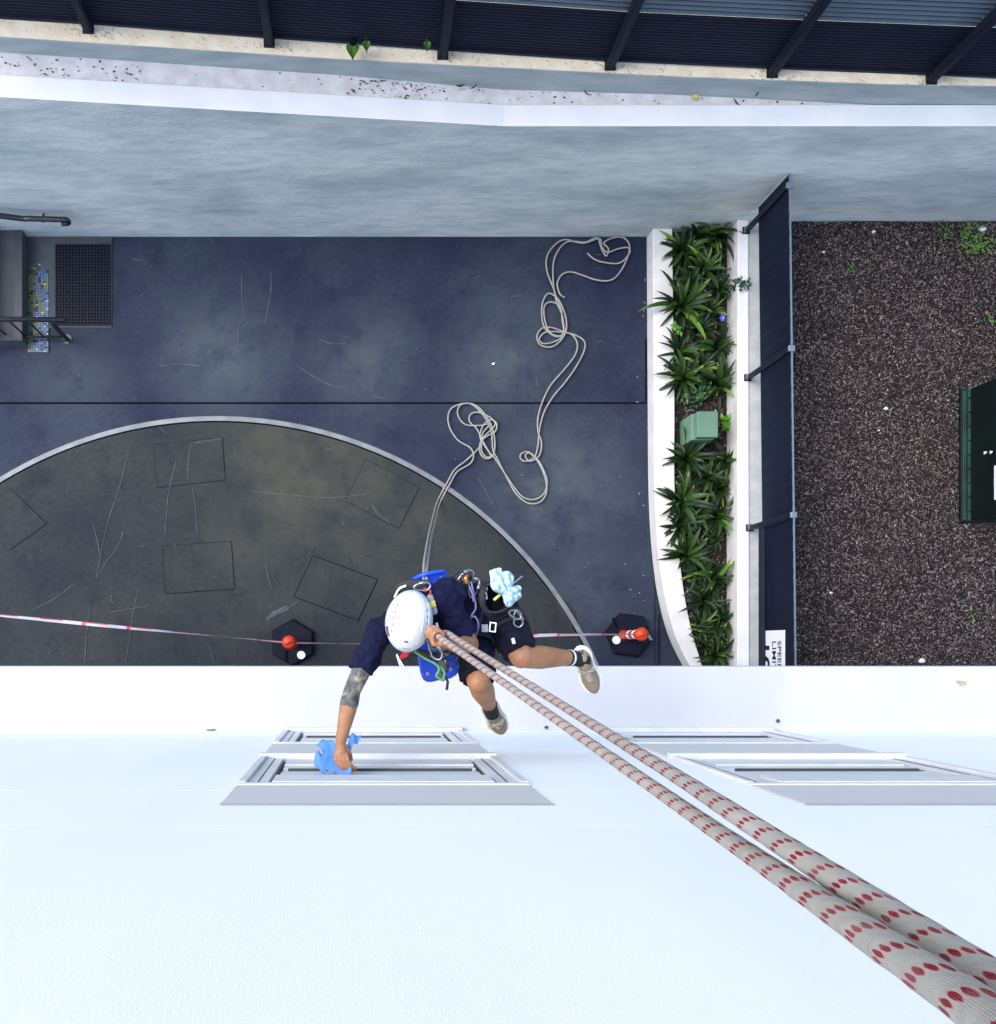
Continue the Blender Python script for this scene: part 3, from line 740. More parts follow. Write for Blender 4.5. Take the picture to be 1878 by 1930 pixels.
gb = M('pale_green_enamel', (.105, .20, .135), .5, (.085, .17, .11), 6); gbd = M('green_enamel_shadow_gap', (.03, .06, .045), .6)
gz = ZS; gzt = ZS + .42
bx0_, bx1_ = X(1300, gz), X(1333, gz); by0, by1 = Y(836, gz), Y(786, gz)
ub = thing('service_pillar', 'pale green electrical service pillar standing among the planter plants', 'utility box', ((bx0_ + bx1_) / 2, (by0 + by1) / 2, gz))
g = G(); g.box(X(1299, .4), X(1340, .4), Y(832, .4), Y(783, .4), gz, gz + .34); obj('cabinet', g, gb, ub, bevel=.006)
g = G(); g.box(X(1315, gzt), X(1354, gzt), Y(824, gzt), Y(775, gzt), gz + .342, gzt); obj('lid', g, gb, ub, bevel=.006)
g = G(); g.box(X(1301, .3), X(1310, .3), Y(836, .3), Y(783, .3), gz + .0, gz + .22); obj('side_door', g, gb, ub, bevel=.004)
g = G(); g.box(X(1299, .4) - .004, X(1299, .4) - .0005, Y(815, .4), Y(800, .4), gz + .22, gz + .30); obj('latch', g, steel_m, ub)

# ------------------------------------------------------------------ planter plants
leafm = [M('strap_leaf_dark', (.004, .014, .003), .5, (.010, .028, .005), 6, spec=.28), M('strap_leaf_mid', (.013, .040, .005), .5, (.028, .070, .009), 6, spec=.28),
         M('strap_leaf_light', (.075, .165, .018), .5, (.13, .22, .028), 6, spec=.3), M('strap_leaf_tip', (.15, .16, .03), .5, (.09, .10, .02), 8)]
def strap_leaf(L, W, droop, lift, mats, seed):
    r_ = random.Random(seed); n = 8; vs = []; fs = []; p = V((0, 0, 0)); a = lift; st_ = L / n; mi = []
    tw = r_.uniform(-.25, .25); side = 0
    for i in range(n + 1):
        t = i / n; w_ = W * (math.sin(math.pi * min(1, .12 + t * .88)) ** .75) * (1 - .15 * t) + .001
        up = V((-math.sin(a), 0, math.cos(a)))
        vs += [p + V((0, w_, 0)) + up * w_ * .35, p, p + V((0, -w_, 0)) + up * w_ * .35]
        p = p + V((math.cos(a), side, math.sin(a))) * st_
        a -= droop / n * (1 + t); side += tw / n
    g = G()
    for i in range(n):
        o = 3 * i
        g.f += [(o, o + 3, o + 4, o + 1), (o + 1, o + 4, o + 5, o + 2)]
        k = 1 if (i == n - 1 and len(mats) > 1) else 0
        g.m += [k, k]
    g.v = [tuple(v) for v in vs]
    return g.mesh('leaf', mats, True)
LV = []
for s in range(12):
    r_ = random.Random(s + 50)
    base = leafm[[0, 0, 1, 1, 0, 1, 2, 0, 1, 0, 1, 2][s]]
    LV.append(strap_leaf(r_.uniform(.26, .40), r_.uniform(.019, .028), r_.uniform(.7, 1.6), r_.uniform(.5, 1.25), [base] + ([leafm[3]] if s % 5 == 0 else []), s))
PL = [  # u, v, size, leaves, label
 (1290, 470, 1.05, 17, 'strappy plant at the wall end with leaves over the white planter kerb'),
 (1354, 440, 1.15, 18, 'dark strappy plant in the wall corner touching the garden wall'),
 (1318, 440, 1.0, 15, 'dark strappy plant against the retaining wall between two others'),
 (1286, 574, 1.3, 18, 'large bright strappy plant with a yellow tipped leaf over the planter kerb'),
 (1370, 545, .75, 12, 'small strappy plant beside the garden wall above the blue flower'),
 (1341, 585, .9, 14, 'upright strappy plant left of the blue flower'),
 (1356, 650, 1.05, 16, 'strappy plant below the blue flower reaching over the garden wall'),
 (1286, 660, .85, 14, 'sparse strappy plant with thin tips over the planter kerb'),
 (1290, 712, 1.1, 17, 'dark fanned strappy plant above the pale green pillar near the kerb'),
 (1366, 722, 1.1, 15, 'strappy plant with brown tips beside the fence post foot'),
 (1297, 862, 1.15, 17, 'strappy plant just below the pale green pillar leaning over the kerb'),
 (1383, 866, 1.0, 15, 'strappy plant below the pillar with a bent leaf across the garden wall'),
 (1372, 918, .85, 14, 'dark low strappy plant along the garden wall under the bent leaf'),
 (1286, 944, 1.2, 17, 'strappy plant with two long pale leaves over the planter kerb'),
 (1284, 990, 1.1, 16, 'strappy plant with long leaves swept down over the kerb'),
 (1356, 972, .95, 15, 'dark strappy plant in the middle of the planter beside bare mulch'),
 (1294, 1046, 1.15, 18, 'rounded strappy plant where the planter kerb starts to curve'),
 (1365, 1015, .6, 9, 'little strappy tuft by the garden wall below a fence post'),
 (1350, 1090, 1.05, 17, 'bright green strappy plant beside the garden wall above the sign'),
 (1332, 1132, 1.0, 15, 'strappy plant with a broad light leaf in the lower planter'),
 (1374, 1165, .95, 14, 'dark upright strappy plant against the garden wall beside the sign'),
 (1324, 1180, .7, 11, 'small pale strappy plant at the curve of the kerb'),
 (1357, 1232, 1.05, 16, 'dark strappy plant nearest the building ledge'),
 (1336, 1216, .6, 9, 'tiny yellowish strappy plant in the narrow end of the planter'),
]
PL += [
 (1330, 505, .95, 15, 'dark strappy plant in the middle of the bed beside the creeper'),
 (1306, 528, .8, 12, 'low dark strappy plant above the large bright one'),
 (1322, 618, .9, 14, 'dark strappy plant in the middle of the bed below the large bright one'),
 (1322, 690, .85, 13, 'dark strappy plant in the middle of the bed above the green shrub'),
 (1338, 900, .9, 14, 'dark strappy plant in mid bed under the pale green pillar'),
 (1318, 965, .8, 12, 'dark strappy plant in mid bed right of the long swept leaves'),
 (1322, 1075, .8, 13, 'dark strappy plant in mid bed where the kerb curves'),
 (1352, 1195, .9, 13, 'dark strappy plant in mid bed level with the speed sign'),
]
DEAD = [strap_leaf(.30, .014, 2.2, .5, [M('dead_leaf', (.17, .095, .04), .8, (.10, .055, .025), 12)], 77), strap_leaf(.24, .016, 1.8, .3, [MATS['dead_leaf']], 78)]
for i, (u, v, s, nl, lab) in enumerate(PL):
    if u > 1362: u -= 9
    base = Pz(u, v, ZS + .12); base.z = ZS
    pl = thing('strappy_plant', lab, 'plant', base, 'strappy plants in the planter')
    r_ = random.Random(i * 7 + 3)
    for k in range(int(nl * 2.1)):
        a = 2 * math.pi * (k * .382 + r_.uniform(-.04, .04)); sc = s * r_.uniform(.62, 1.05)
        me = LV[r_.choice([0, 1, 2, 3, 4, 5, 7, 8, 9, 10, 0, 1, 4, 7, 9, 6 if i % 3 == 0 else 4, 11 if i % 2 else 9, 1, 3])]
        if k % 11 == 5 and i % 2 == 0: me = r_.choice(DEAD)
        o = bpy.data.objects.new('leaf', me); COL.objects.link(o); o.parent = pl
        inner_k = k / (nl * 2.1)
        lean = 0
        if u > 1334: lean = .55 * max(0, math.cos(a)); sc *= 1 - .22 * max(0, math.cos(a))
        o.rotation_euler = (r_.uniform(-.2, .2), -.55 * inner_k - lean + r_.uniform(-.15, .15), a); o.scale = (sc, sc * .95, sc)
        o.location = (.012 * math.cos(a), .012 * math.sin(a), .02)
    g = G(); g.tube([(base.x, base.y, ZS - .01), (base.x, base.y, ZS + .07)], [.016, .010], 7); obj('stem', g, leafm[0], pl)
def leafy(u, v, rad, n, mat, lab, lw, z=ZS, h=.12, name='leafy_plant'):
    base = Pz(u, v, z); t = thing(name, lab, 'plant', base); g = G(); r_ = random.Random(int(u * 3 + v))
    for k in range(n):
        a = r_.uniform(0, 6.283); q = rad * math.sqrt(r_.random()); c = base + V((q * math.cos(a), q * math.sin(a), r_.uniform(.02, h)))
        b = r_.uniform(0, 6.283); d = V((math.cos(b), math.sin(b), r_.uniform(-.3, .4))).normalized(); s_ = V((-d.y, d.x, 0)).normalized(); L = lw * r_.uniform(.7, 1.2)
        up = d.cross(s_) * -L * .12
        g.add([c, c + d * L * .35 + s_ * L * .3 - up, c + d * L * .45 + up, c + d * L * .35 - s_ * L * .3 - up, c + d * L], [(0, 2, 1), (0, 3, 2), (1, 2, 4), (2, 3, 4)])
    kind(obj('foliage', g, mat, t), 'stuff')
    g = G()
    for k in range(5):
        a = k * 1.26; g.tube([(base.x, base.y, z), (base.x + rad * .5 * math.cos(a), base.y + rad * .5 * math.sin(a), z + h * .6)], .003, 5)
    kind(obj('stem', g, leafm[0], t), 'stuff')
herb = M('herb_leaf', (.10, .25, .025), .45, (.06, .18, .018), 10); fern = M('dark_creeper_leaf', (.013, .040, .022), .4, (.02, .06, .033), 10); mint = M('pale_shrub_leaf', (.04, .11, .04), .45, (.028, .085, .03), 10)
leafy(1370, 798, .07, 30, herb, 'bright lime green broad-leaved herb beside the pale green pillar', .07)
leafy(1345, 522, .13, 90, fern, 'small-leaved dark creeper between the strappy plants by the wall', .045)
leafy(1300, 752, .10, 60, mint, 'small-leaved pale shrub above the green pillar near the kerb', .05)
leafy(1322, 735, .06, 40, mint, 'tiny pale green shrub sprig right above the green pillar', .045)
leafy(1377, 555, .075, 110, fern, 'creeper with tiny leaves spilling over the garden wall', .045, h=.36)
leafy(1268, 628, .05, 22, herb, 'small bright green sprig spilling over the planter kerb', .055, h=.2)
weed = M('weed_leaf', (.045, .13, .015), .5, (.07, .18, .022), 14)
leafy(1838, 455, .17, 130, weed, 'patch of bright green weeds growing in the mulch near the wall', .035, z=ZG, h=.05, name='weed_patch')
leafy(1775, 435, .10, 26, weed, 'thin scatter of weeds in the mulch at the wall foot', .03, z=ZG, h=.04, name='weed_patch')
leafy(1860, 603, .03, 8, weed, 'lone green weed in the mulch above the dark cabinet', .04, z=ZG, h=.04, name='weed_patch')
leafy(1605, 508, .05, 10, weed, 'faint small weed in the mulch right of the panel fence', .03, z=ZG, h=.03, name='weed_patch')
leafy(1825, 1165, .04, 9, weed, 'small weed in the mulch below the dark cabinet', .03, z=ZG, h=.03, name='weed_patch')
blue_m = M('violet_petal', (.06, .06, .55), .5, (.12, .10, .7), 20)
bc = Pz(1363, 600, ZS + .24); fl = thing('blue_flower', 'small violet blue flower in the planter beside the garden wall', 'flower', (bc.x, bc.y, ZS))
for k in range(6):
    a = k * 1.047; g = G(); d = V((math.cos(a), math.sin(a), .25)); s_ = V((-d.y, d.x, 0))
    g.add([bc, bc + d * .022 + s_ * .012, bc + d * .042, bc + d * .022 - s_ * .012, bc + d * .02 + V((0, 0, .006))], [(0, 4, 1), (1, 4, 2), (2, 4, 3), (3, 4, 0)]); obj('petal', g, blue_m, fl)
g = G(); g.tube([(bc.x, bc.y, ZS), bc], .003, 5); obj('stem', g, leafm[0], fl)
g = G(); g.sphere(bc + V((0, 0, .006)), .007, nu=8, nv=6); obj('flower_centre', g, sign_w, fl, smooth=True)
# stones in the mulch
stone_m = M('white_pebble', (.66, .63, .58), .7, (.55, .52, .48), 30, bump=.3, bscale=60)
for i, (u, v, r_, lab) in enumerate([(1851, 431, .036, 'white stone among the weeds by the wall'), (1738, 1245, .035, 'white stone in the mulch at the ledge'), (1567, 1117, .018, 'small pale stone in the mulch left of the cabinet'),
        (1670, 770, .022, 'pale stone in the middle of the mulch'), (1647, 437, .018, 'pale stone in the mulch close to the wall'), (1553, 475, .016, 'tiny pale stone in the mulch behind the panel fence'), (1657, 811, .013, 'tiny grey-white stone right below the middle pale stone')]):
    g = G(); c = Pz(u, v, ZG + .012); g.sphere(c, r_, r_ * .75, r_ * .6, 10, 7)
    me = g.mesh('pebble', stone_m, True)
    for vv in me.vertices: vv.co += (vv.co - c).normalized() * mnoise.noise(vv.co * 40) * r_ * .4
    tag(link('pebble', me), lab, 'stone', 'pale stones on the mulch')

# ------------------------------------------------------------------ bollards and tape
orange_m = M('orange_plastic', (.55, .045, .010), .4, (.45, .03, .008), 8); refl_m = M('white_reflective_band', (.75, .75, .75), .35)
def bollard(u, v, rot, lab, stick, lean_tape):
    c = Pz(u, v, 0.02); t = thing('tape_bollard', lab, 'bollard', (c.x, c.y, 0), 'temporary bollards on hexagonal rubber feet')
    def hexa(r, z0, z1, r2):
        g = G(); vs = []
        for rr, z in ((r, z0), (r, z0 + (z1 - z0) * .6), (r2, z1)):
            for k in range(6): a = rot + k * math.pi / 3; vs.append((c.x + rr * math.cos(a), c.y + rr * math.sin(a), z))
        fs = [(5, 4, 3, 2, 1, 0), (12, 13, 14, 15, 16, 17)] + [(q * 6 + k, q * 6 + (k + 1) % 6, q * 6 + 6 + (k + 1) % 6, q * 6 + 6 + k) for q in range(2) for k in range(6)]
        g.add(vs, fs); return g
    obj('foot', hexa(.238, .012, .085, .222), rubber_m, t, bevel=.004)
    sx, sy = stick
    g = G(); g.cyl((c.x + sx, c.y + sy), .041, .0855, .093, 20); g.cyl((c.x + sx, c.y + sy), .014, .093, .097, 12); obj('plug', g, refl_m, t)
    hx, hy = lean_tape
    g = G(); g.obox((c.x + hx, c.y + hy, .089), V((math.cos(rot), math.sin(rot), 0)) * .055, V((-math.sin(rot), math.cos(rot), 0)) * .014, (0, 0, .004)); obj('hand_hold', g, seam_m, t)
    px, py_ = (c.x + .01, c.y) if u < 900 else (c.x - .06, c.y)
    g = G(); g.tube([(px, py_, .08), (px, py_, .12), (px, py_, .5), (px, py_, .66)], [.06, .042, .042, .042], 18); obj('post', g, orange_m, t, smooth=True)
    for z in (.30, .48):
        g = G(); g.tube([(px, py_, z), (px, py_, z + .07)], .0435, 18, caps=True); obj('band', g, refl_m, t, smooth=True)
    g = G(); g.tube([(px, py_, .66), (px, py_, .675), (px, py_, .70), (px, py_, .73), (px, py_, .745)], [.036, .058, .066, .058, .03], 18); cp = obj('cap', g, orange_m, t, smooth=True)
    g = G(); g.tube([(px - .05, py_ - .018, .75), (px + .05, py_ + .018, .75)], .014, 8); obj('grip', g, orange_m, cp, smooth=True)
    return V((px, py_, .66))
b1 = bollard(552, 1211, R(90), 'orange bollard on a black hexagonal foot left of the worker', (.09, -.125), (-.06, -.14), )
b2 = bollard(1184, 1197, R(112), 'orange bollard on a black hexagonal foot beside the white kerb', (-.135, -.05), (-.15, .12))
tape_w = M('barrier_tape_white', (.46, .44, .50), .35, (.36, .34, .42), 6); tape_r = M('barrier_tape_red', (.50, .05, .08), .35)
def tape(pts, lab, name='barrier_tape', tail=None):
    pts = smooth_path(pts, 40); n = len(pts); g = G(); vs = []; L = 0
    for i, p in enumerate(pts):
        t = (pts[min(i + 1, n - 1)] - pts[max(i - 1, 0)]).normalized(); s_ = V((-t.y, t.x, 0)).normalized()
        if i: L += (pts[i] - pts[i - 1]).length
        a = .75 + .6 * math.sin(L * 2.3) + .35 * mnoise.noise(V((L * 2.1, 0, 0)))
        q = s_ * math.cos(a) + V((0, 0, 1)) * math.sin(a)
        vs += [p - q * .016, p + q * .006, p + q * .016]
    g.v = [tuple(v) for v in vs]; Lc = 0
    for i in range(n - 1):
        Lc += (pts[i + 1] - pts[i]).length; ph = (Lc % .42) / .42
        o = 3 * i; g.f += [(o, o + 3, o + 4, o + 1), (o + 1, o + 4, o + 5, o + 2)]; g.m += [1 if ph < .06 else 0, 1 if ph < .55 else 0]
    return tag(obj(name, g, [tape_w, tape_r], smooth=True), lab, 'barrier tape', 'red and white barrier tape')
tz = .60
tape([Pz(-260, 1135, tz + .05), Pz(0, 1160, tz), Pz(280, 1187, tz - .02), b1 + V((-.045, -.0, -.03))], 'red and white barrier tape running from the left edge to the left bollard')
tape([b1 + V((.045, -.005, -.03)), Pz(700, 1213, tz - .05), Pz(850, 1208, tz - .07), Pz(1010, 1198, tz - .05), Pz(1100, 1196, tz - .02), b2 + V((-.045, 0, -.03))], 'barrier tape passing below the worker between the two bollards')
g = G(); q = b2 + V((.045, -.01, .04)); g.add([q, q + V((.06, -.05, -.06)), q + V((.085, -.04, -.08)), q + V((.03, .012, .0))], [(0, 1, 2, 3)])
tag(obj('tape_end', g, tape_w), 'loose white tape end hanging from the bollard by the kerb', 'tape end')

# ------------------------------------------------------------------ ropes
def rope_mat(name, dash):
    m = bpy.data.materials.new(name); m.use_nodes = True; n = m.node_tree.nodes; L = m.node_tree.links; b = n['Principled BSDF']
    b.inputs['Roughness'].default_value = .85; b.inputs['Specular IOR Level'].default_value = .2
    uv = n.new('ShaderNodeUVMap'); sp = n.new('ShaderNodeSeparateXYZ'); L.new(uv.outputs[0], sp.inputs[0])
    def math_(op, a, b_=None, c=None):
        q = n.new('ShaderNodeMath'); q.operation = op
        for i, s in enumerate((a, b_, c)):
            if s is None: continue
            if isinstance(s, (int, float)): q.inputs[i].default_value = s
            else: L.new(s, q.inputs[i])
        return q.outputs[0]
    U, Vv = sp.outputs[0], sp.outputs[1]
    # braid: two crossing waves
    w1 = math_('SINE', math_('ADD', math_('MULTIPLY', U, 2 * math.pi * 24), math_('MULTIPLY', Vv, 2300)))
    w2 = math_('SINE', math_('SUBTRACT', math_('MULTIPLY', U, 2 * math.pi * 24), math_('MULTIPLY', Vv, 2300)))
    br = math_('MULTIPLY', w1, w2)
    nz = n.new('ShaderNodeTexNoise'); nz.inputs['Scale'].default_value = 60; nz.inputs['Detail'].default_value = 5
    mx = n.new('ShaderNodeMix'); mx.data_type = 'RGBA'; mx.inputs['A'].default_value = (.225, .21, .18, 1); mx.inputs['B'].default_value = (.37, .36, .32, 1)
    L.new(math_('ADD', math_('MULTIPLY', br, .09), nz.outputs['Fac']), mx.inputs['Factor'])
    src = mx.outputs['Result']
    if dash:
        cells = math_('MULTIPLY', U, 13); row = math_('DIVIDE', math_('ADD', Vv, math_('MULTIPLY', U, .050)), .025)
        fu = math_('FRACT', cells); fv = math_('FRACT', row); ci = math_('FLOOR', cells)
        wob = math_('MULTIPLY', math_('SUBTRACT', nz.outputs['Fac'], .5), .25)
        def off(f, half): return math_('DIVIDE', math_('ABSOLUTE', math_('SUBTRACT', math_('ADD', f, wob), .5)), half)
        def soft(lo_, hi_):
            q = n.new('ShaderNodeMapRange'); q.interpolation_type = 'SMOOTHSTEP'; q.inputs[1].default_value = hi_; q.inputs[2].default_value = lo_
            L.new(dia, q.inputs[0]); return q.outputs[0]
        dia = math_('POWER', math_('ADD', math_('POWER', off(fu, .40), 1.6), math_('POWER', off(fv, .20), 1.6)), .625)
        halo = math_('MULTIPLY', soft(.9, 1.5), .35)
        m1 = n.new('ShaderNodeMix'); m1.data_type = 'RGBA'; m1.inputs['B'].default_value = (.50, .22, .22, 1)
        L.new(src, m1.inputs['A']); L.new(halo, m1.inputs['Factor']); src = m1.outputs['Result']
        al = soft(.75, 1.1)
        al = math_('MULTIPLY', al, math_('ADD', .55, math_('MULTIPLY', nz.outputs['Fac'], .7)))
        m2 = n.new('ShaderNodeMix'); m2.data_type = 'RGBA'; m2.inputs['B'].default_value = (.17, .004, .014, 1)
        L.new(src, m2.inputs['A']); L.new(al, m2.inputs['Factor']); src = m2.outputs['Result']
    L.new(src, b.inputs['Base Color'])
    bp = n.new('ShaderNodeBump'); bp.inputs['Strength'].default_value = .4; bp.inputs['Distance'].default_value = .0012
    L.new(math_('ADD', br, math_('MULTIPLY', nz.outputs['Fac'], 1.5)), bp.inputs['Height']); L.new(bp.outputs[0], b.inputs['Normal'])
    return m
rope_red = rope_mat('red_flecked_rope', True); rope_plain = rope_mat('pale_rope', False)
def rope(name, pts, r, mat, n=14, fuzz=0.0, stretch=False):
    pts = [V(p) for p in pts]; k = len(pts); vs = []; nrm = None; Ls = [0]
    for i in range(1, k):
        d_ = pts[i] - pts[i - 1]; L_ = d_.length
        if stretch:            # sheath slips along the loaded rope: marker spacing follows it
            q_ = (pts[i] + pts[i - 1]) / 2 - V((0, 0, HC)); q_.normalize(); L_ = (d_ - q_ * d_.dot(q_)).length
        Ls.append(Ls[-1] + L_)
    for i, p in enumerate(pts):
        t = (pts[min(i + 1, k - 1)] - pts[max(i - 1, 0)]).normalized()
        if nrm is None: nrm = V((0, 0, 1)) if abs(t.z) < .9 else V((1, 0, 0))
        nrm = (nrm - t * nrm.dot(t)).normalized(); bi = t.cross(nrm)
        for j in range(n):
            a = 2 * math.pi * j / n; rr = r * (1 + fuzz * mnoise.noise(V((Ls[i] * 60, a * 2, 0))))
            vs.append(p + (nrm * math.cos(a) + bi * math.sin(a)) * rr)
    fs = []; uvs = []
    for i in range(k - 1):
        for j in range(n):
            fs.append((i * n + j, i * n + (j + 1) % n, (i + 1) * n + (j + 1) % n, (i + 1) * n + j))
            for (ii, jj) in ((i, j), (i, j + 1), (i + 1, j + 1), (i + 1, j)): uvs += [jj / n, Ls[ii]]
    me = bpy.data.meshes.new(name); me.from_pydata(vs, [], fs); me.materials.append(mat)
    uvl = me.uv_layers.new(name='UVMap'); uvl.data.foreach_set('uv', uvs)
    me.polygons.foreach_set('use_smooth', [True] * len(fs)); me.update()
    return link(name, me)
RD = .0290
def rope_px(lst):
    return [P(u, v, F * RD / wd) for u, v, wd in lst]
LW = [(812, 11.7), (845, 12.2), (899, 13.6), (963, 15.2), (1027, 17), (1091, 19.4), (1155, 22.2), (1200, 24.3), (1254, 27), (1308, 30.5), (1380, 36), (1453, 43), (1525, 51), (1597, 60), (1669, 69), (1741, 79), (1814, 90), (1890, 104), (1990, 124), (2250, 170)]
UW = [(842, 11.7), (867, 12.2), (931, 13.6), (995, 15), (1059, 16.8), (1123, 19), (1171, 21), (1236, 25), (1308, 30.5), (1380, 37), (1453, 42), (1525, 48), (1597, 54), (1669, 60), (1741, 67), (1814, 75), (1890, 84), (1990, 97), (2250, 130)]
lower = rope_px([(u, 1213 + (u - 845) * .690 + 4 * math.sin(min(1, max(0, (u - 845) / 970)) * math.pi), wd) for u, wd in LW])
upper = rope_px([(u, 1209 + (u - 867) * .618 + max(0, u - 1300) / 570 * 17 + 2 * math.sin(min(1, max(0, (u - 867) / 970)) * math.pi), wd) for u, wd in UW])
end_l = [V((lower[-1].x + .06, -.36, 9.60)), V((lower[-1].x + .10, -.52, 9.66)), V((lower[-1].x + .14, -.80, 9.66)), V((lower[-1].x + .2, -1.6, 9.64))]
end_u = [V((upper[-1].x + .08, -.36, 9.60)), V((upper[-1].x + .12, -.52, 9.66)), V((upper[-1].x + .16, -.80, 9.66)), V((upper[-1].x + .2, -1.6, 9.64))]
start_l = [P(820, 1222, 4.98), P(806, 1204, 4.82)]
start_u = [P(842, 1232, 5.0), P(832, 1200, 4.85)]
tag(rope('climbing_rope', smooth_path(start_l + lower + end_l, 10), RD / 2, rope_red, 20, .06, True), 'lower of the two red flecked ropes running to the bottom right corner', 'rope', 'red flecked working ropes')
tag(rope('climbing_rope', smooth_path(start_u + upper + end_u, 10), RD / 2, rope_red, 20, .06, True), 'upper of the two red flecked ropes running to the bottom right corner', 'rope', 'red flecked working ropes')
SA = [(160,1190),(205,1105),(235,1055),(290,1020),(306,985),(290,950),(240,920),(205,870),(195,820),(210,780),(260,760),(310,765),(350,800),(385,860),(398,930),(390,985),(360,998),(335,975),(335,930),(365,900),(400,880),(405,845),(375,830),(345,860),(335,910),(370,965),(400,1000),(440,1060),(480,1120),(520,1165),(570,1175),(610,1150),(625,1100),(610,1050),(585,1005),(545,970),(515,975),(508,995),(530,1010),(570,990),(585,940),(590,880),(610,800),(650,730),(700,670),(750,600),(785,530),(785,490),(750,465),(700,450),(640,430),(600,435),(580,470),(595,505),(640,515),(680,490),(705,450),(708,400),(690,340),(665,300),(630,283),(605,320),(602,390),(620,440),(665,470),(695,450),(690,380),(665,320),(655,270),(625,190),(622,130),(650,80),(700,50),(780,65),(850,45),(862,80),(885,105),(930,90),(975,85),(980,110),(940,150),(880,150),(830,135),(798,108)]
SB = [(150,1180),(195,1095),(225,1045),(280,1000),(330,950),(350,905),(385,870),(400,845),(370,815),(320,797),(290,810),(290,840),(320,870),(350,930),(380,985),(360,990),(340,960),(345,890),(375,850),(330,855),(270,850),(238,810),(245,770),(290,760),(340,800),(380,870),(390,960),(410,1000),(450,1080),(490,1150),(540,1190),(590,1188),(620,1150),(618,1090),(590,1020),(550,975),(530,985),(550,1010),(590,985),(600,930),(585,880),(585,820),(605,750),(640,680),(700,610),(745,550),(755,500),(730,460),(680,450),(620,450),(590,480),(610,500),(660,490),(695,460),(690,400),(680,340),(640,320),(612,340),(615,400),(640,455),(690,465),(708,420),(700,370),(680,330),(655,270),(650,170),(665,110),(710,60),(790,60),(840,42),(860,90),(880,120),(890,90),(870,65),(900,45),(950,38),(980,70),(975,120),(940,190),(900,225),(840,225),(780,205),(730,190),(690,200),(668,240),(680,285),(700,300)]
def ground_rope(S_, hang, lab, seed):
    pts = []
    for i, (x, y) in enumerate(S_):
        u, v = 760 + x / 2.298, 430 + y / 2.298
        pts.append(Pz(u, v, .026 + .014 * (1 + mnoise.noise(V((i * .7, seed, 0))))))
    pts = [P(*h) for h in hang] + pts
    for p in pts: p.y = min(p.y, YW - .02)
    return tag(rope('spare_rope', smooth_path(pts, 7), .0080, rope_plain, 8), lab, 'rope', 'spare rope tails on the driveway')
ground_rope(SA, [(805, 1096, 5.1), (804, 1078, 5.5), (807, 1055, 6.6), (813, 1015, 8.2), (822, 978, 9.4)], 'pale rope tail snaking over the driveway and ending in a hook near the wall', 1)
ground_rope(SB, [(799, 1096, 5.1), (799, 1078, 5.5), (801, 1050, 6.6), (808, 1010, 8.2), (817, 972, 9.4)], 'pale rope tail snaking beside the first with its end in a wide bend', 4)

# ------------------------------------------------------------------ the worker
skin_m = M('tanned_skin', (.36, .170, .082), .5, (.29, .125, .062), 14, bump=.06, bscale=120, bdist=.003)
n = skin_m.node_tree.nodes; L_ = skin_m.node_tree.links; bs = n['Principled BSDF']
bs.inputs['Subsurface Weight'].default_value = .08; bs.inputs['Subsurface Radius'].default_value = (.012, .005, .003)
src = bs.inputs['Base Color'].links[0].from_socket
tc = n.new('ShaderNodeTexCoord'); ds = n.new('ShaderNodeVectorMath'); ds.operation = 'DISTANCE'
TAT = P(675, 1282, 4.90); ds.inputs[1].default_value = TAT; L_.new(tc.outputs['Object'], ds.inputs[0])
lt = n.new('ShaderNodeMapRange'); lt.inputs[1].default_value = .172; lt.inputs[2].default_value = .164; L_.new(ds.outputs['Value'], lt.inputs[0])
ti = n.new('ShaderNodeTexNoise'); ti.inputs['Scale'].default_value = 13; ti.inputs['Detail'].default_value = 5; ti.inputs['Distortion'].default_value = 1.6; L_.new(tc.outputs['Object'], ti.inputs['Vector'])
tr = n.new('ShaderNodeValToRGB'); e = tr.color_ramp.elements
e[0].position = .36; e[0].color = (.035, .045, .055, 1); e[1].position = .66; e[1].color = (.33, .27, .18, 1)
q = e.new(.46); q.color = (.085, .10, .095, 1); q = e.new(.55); q.color = (.18, .165, .12, 1)
L_.new(ti.outputs['Fac'], tr.inputs[0])
mx = n.new('ShaderNodeMix'); mx.data_type = 'RGBA'; L_.new(src, mx.inputs['A']); L_.new(tr.outputs[0], mx.inputs['B'])
mm = n.new('ShaderNodeMath'); mm.operation = 'MULTIPLY'; mm.inputs[1].default_value = .95; L_.new(lt.outputs[0], mm.inputs[0]); L_.new(mm.outputs[0], mx.inputs['Factor'])
L_.new(mx.outputs['Result'], bs.inputs['Base Color'])

navy_m = M('navy_cotton', (.006, .007, .034), .85, (.004, .005, .022), 4, bump=.25, bscale=220, bdist=.001, spec=.15)
navy2_m = M('dark_navy_canvas', (.005, .006, .018), .8, (.0035, .004, .012), 5, bump=.3, bscale=180, bdist=.001, spec=.2)
black_m = M('black_webbing', (.010, .010, .014), .7, (.018, .018, .024), 30, bump=.3, bscale=200, bdist=.001)
helm_m = M('white_helmet_shell', (.60, .62, .615), .3, (.56, .58, .575), 5, spec=.5, coat=.2)
hgap_m = M('helmet_grey_rubber', (.07, .08, .085), .5)
blue_seat = M('blue_plastic', (.008, .06, .55), .35, (.006, .045, .45), 6)
cloth_b = M('blue_cleaning_cloth', (.05, .16, .48), .9, (.09, .23, .58), 9, bump=.3, bscale=260, bdist=.001)
cloth_p = M('pale_blue_cloth', (.36, .52, .60), .9, (.43, .59, .66), 9, bump=.3, bscale=260, bdist=.001)
shoe_m = M('beige_suede', (.27, .215, .145), .9, (.21, .165, .11), 14, bump=.4, bscale=160, bdist=.0015)
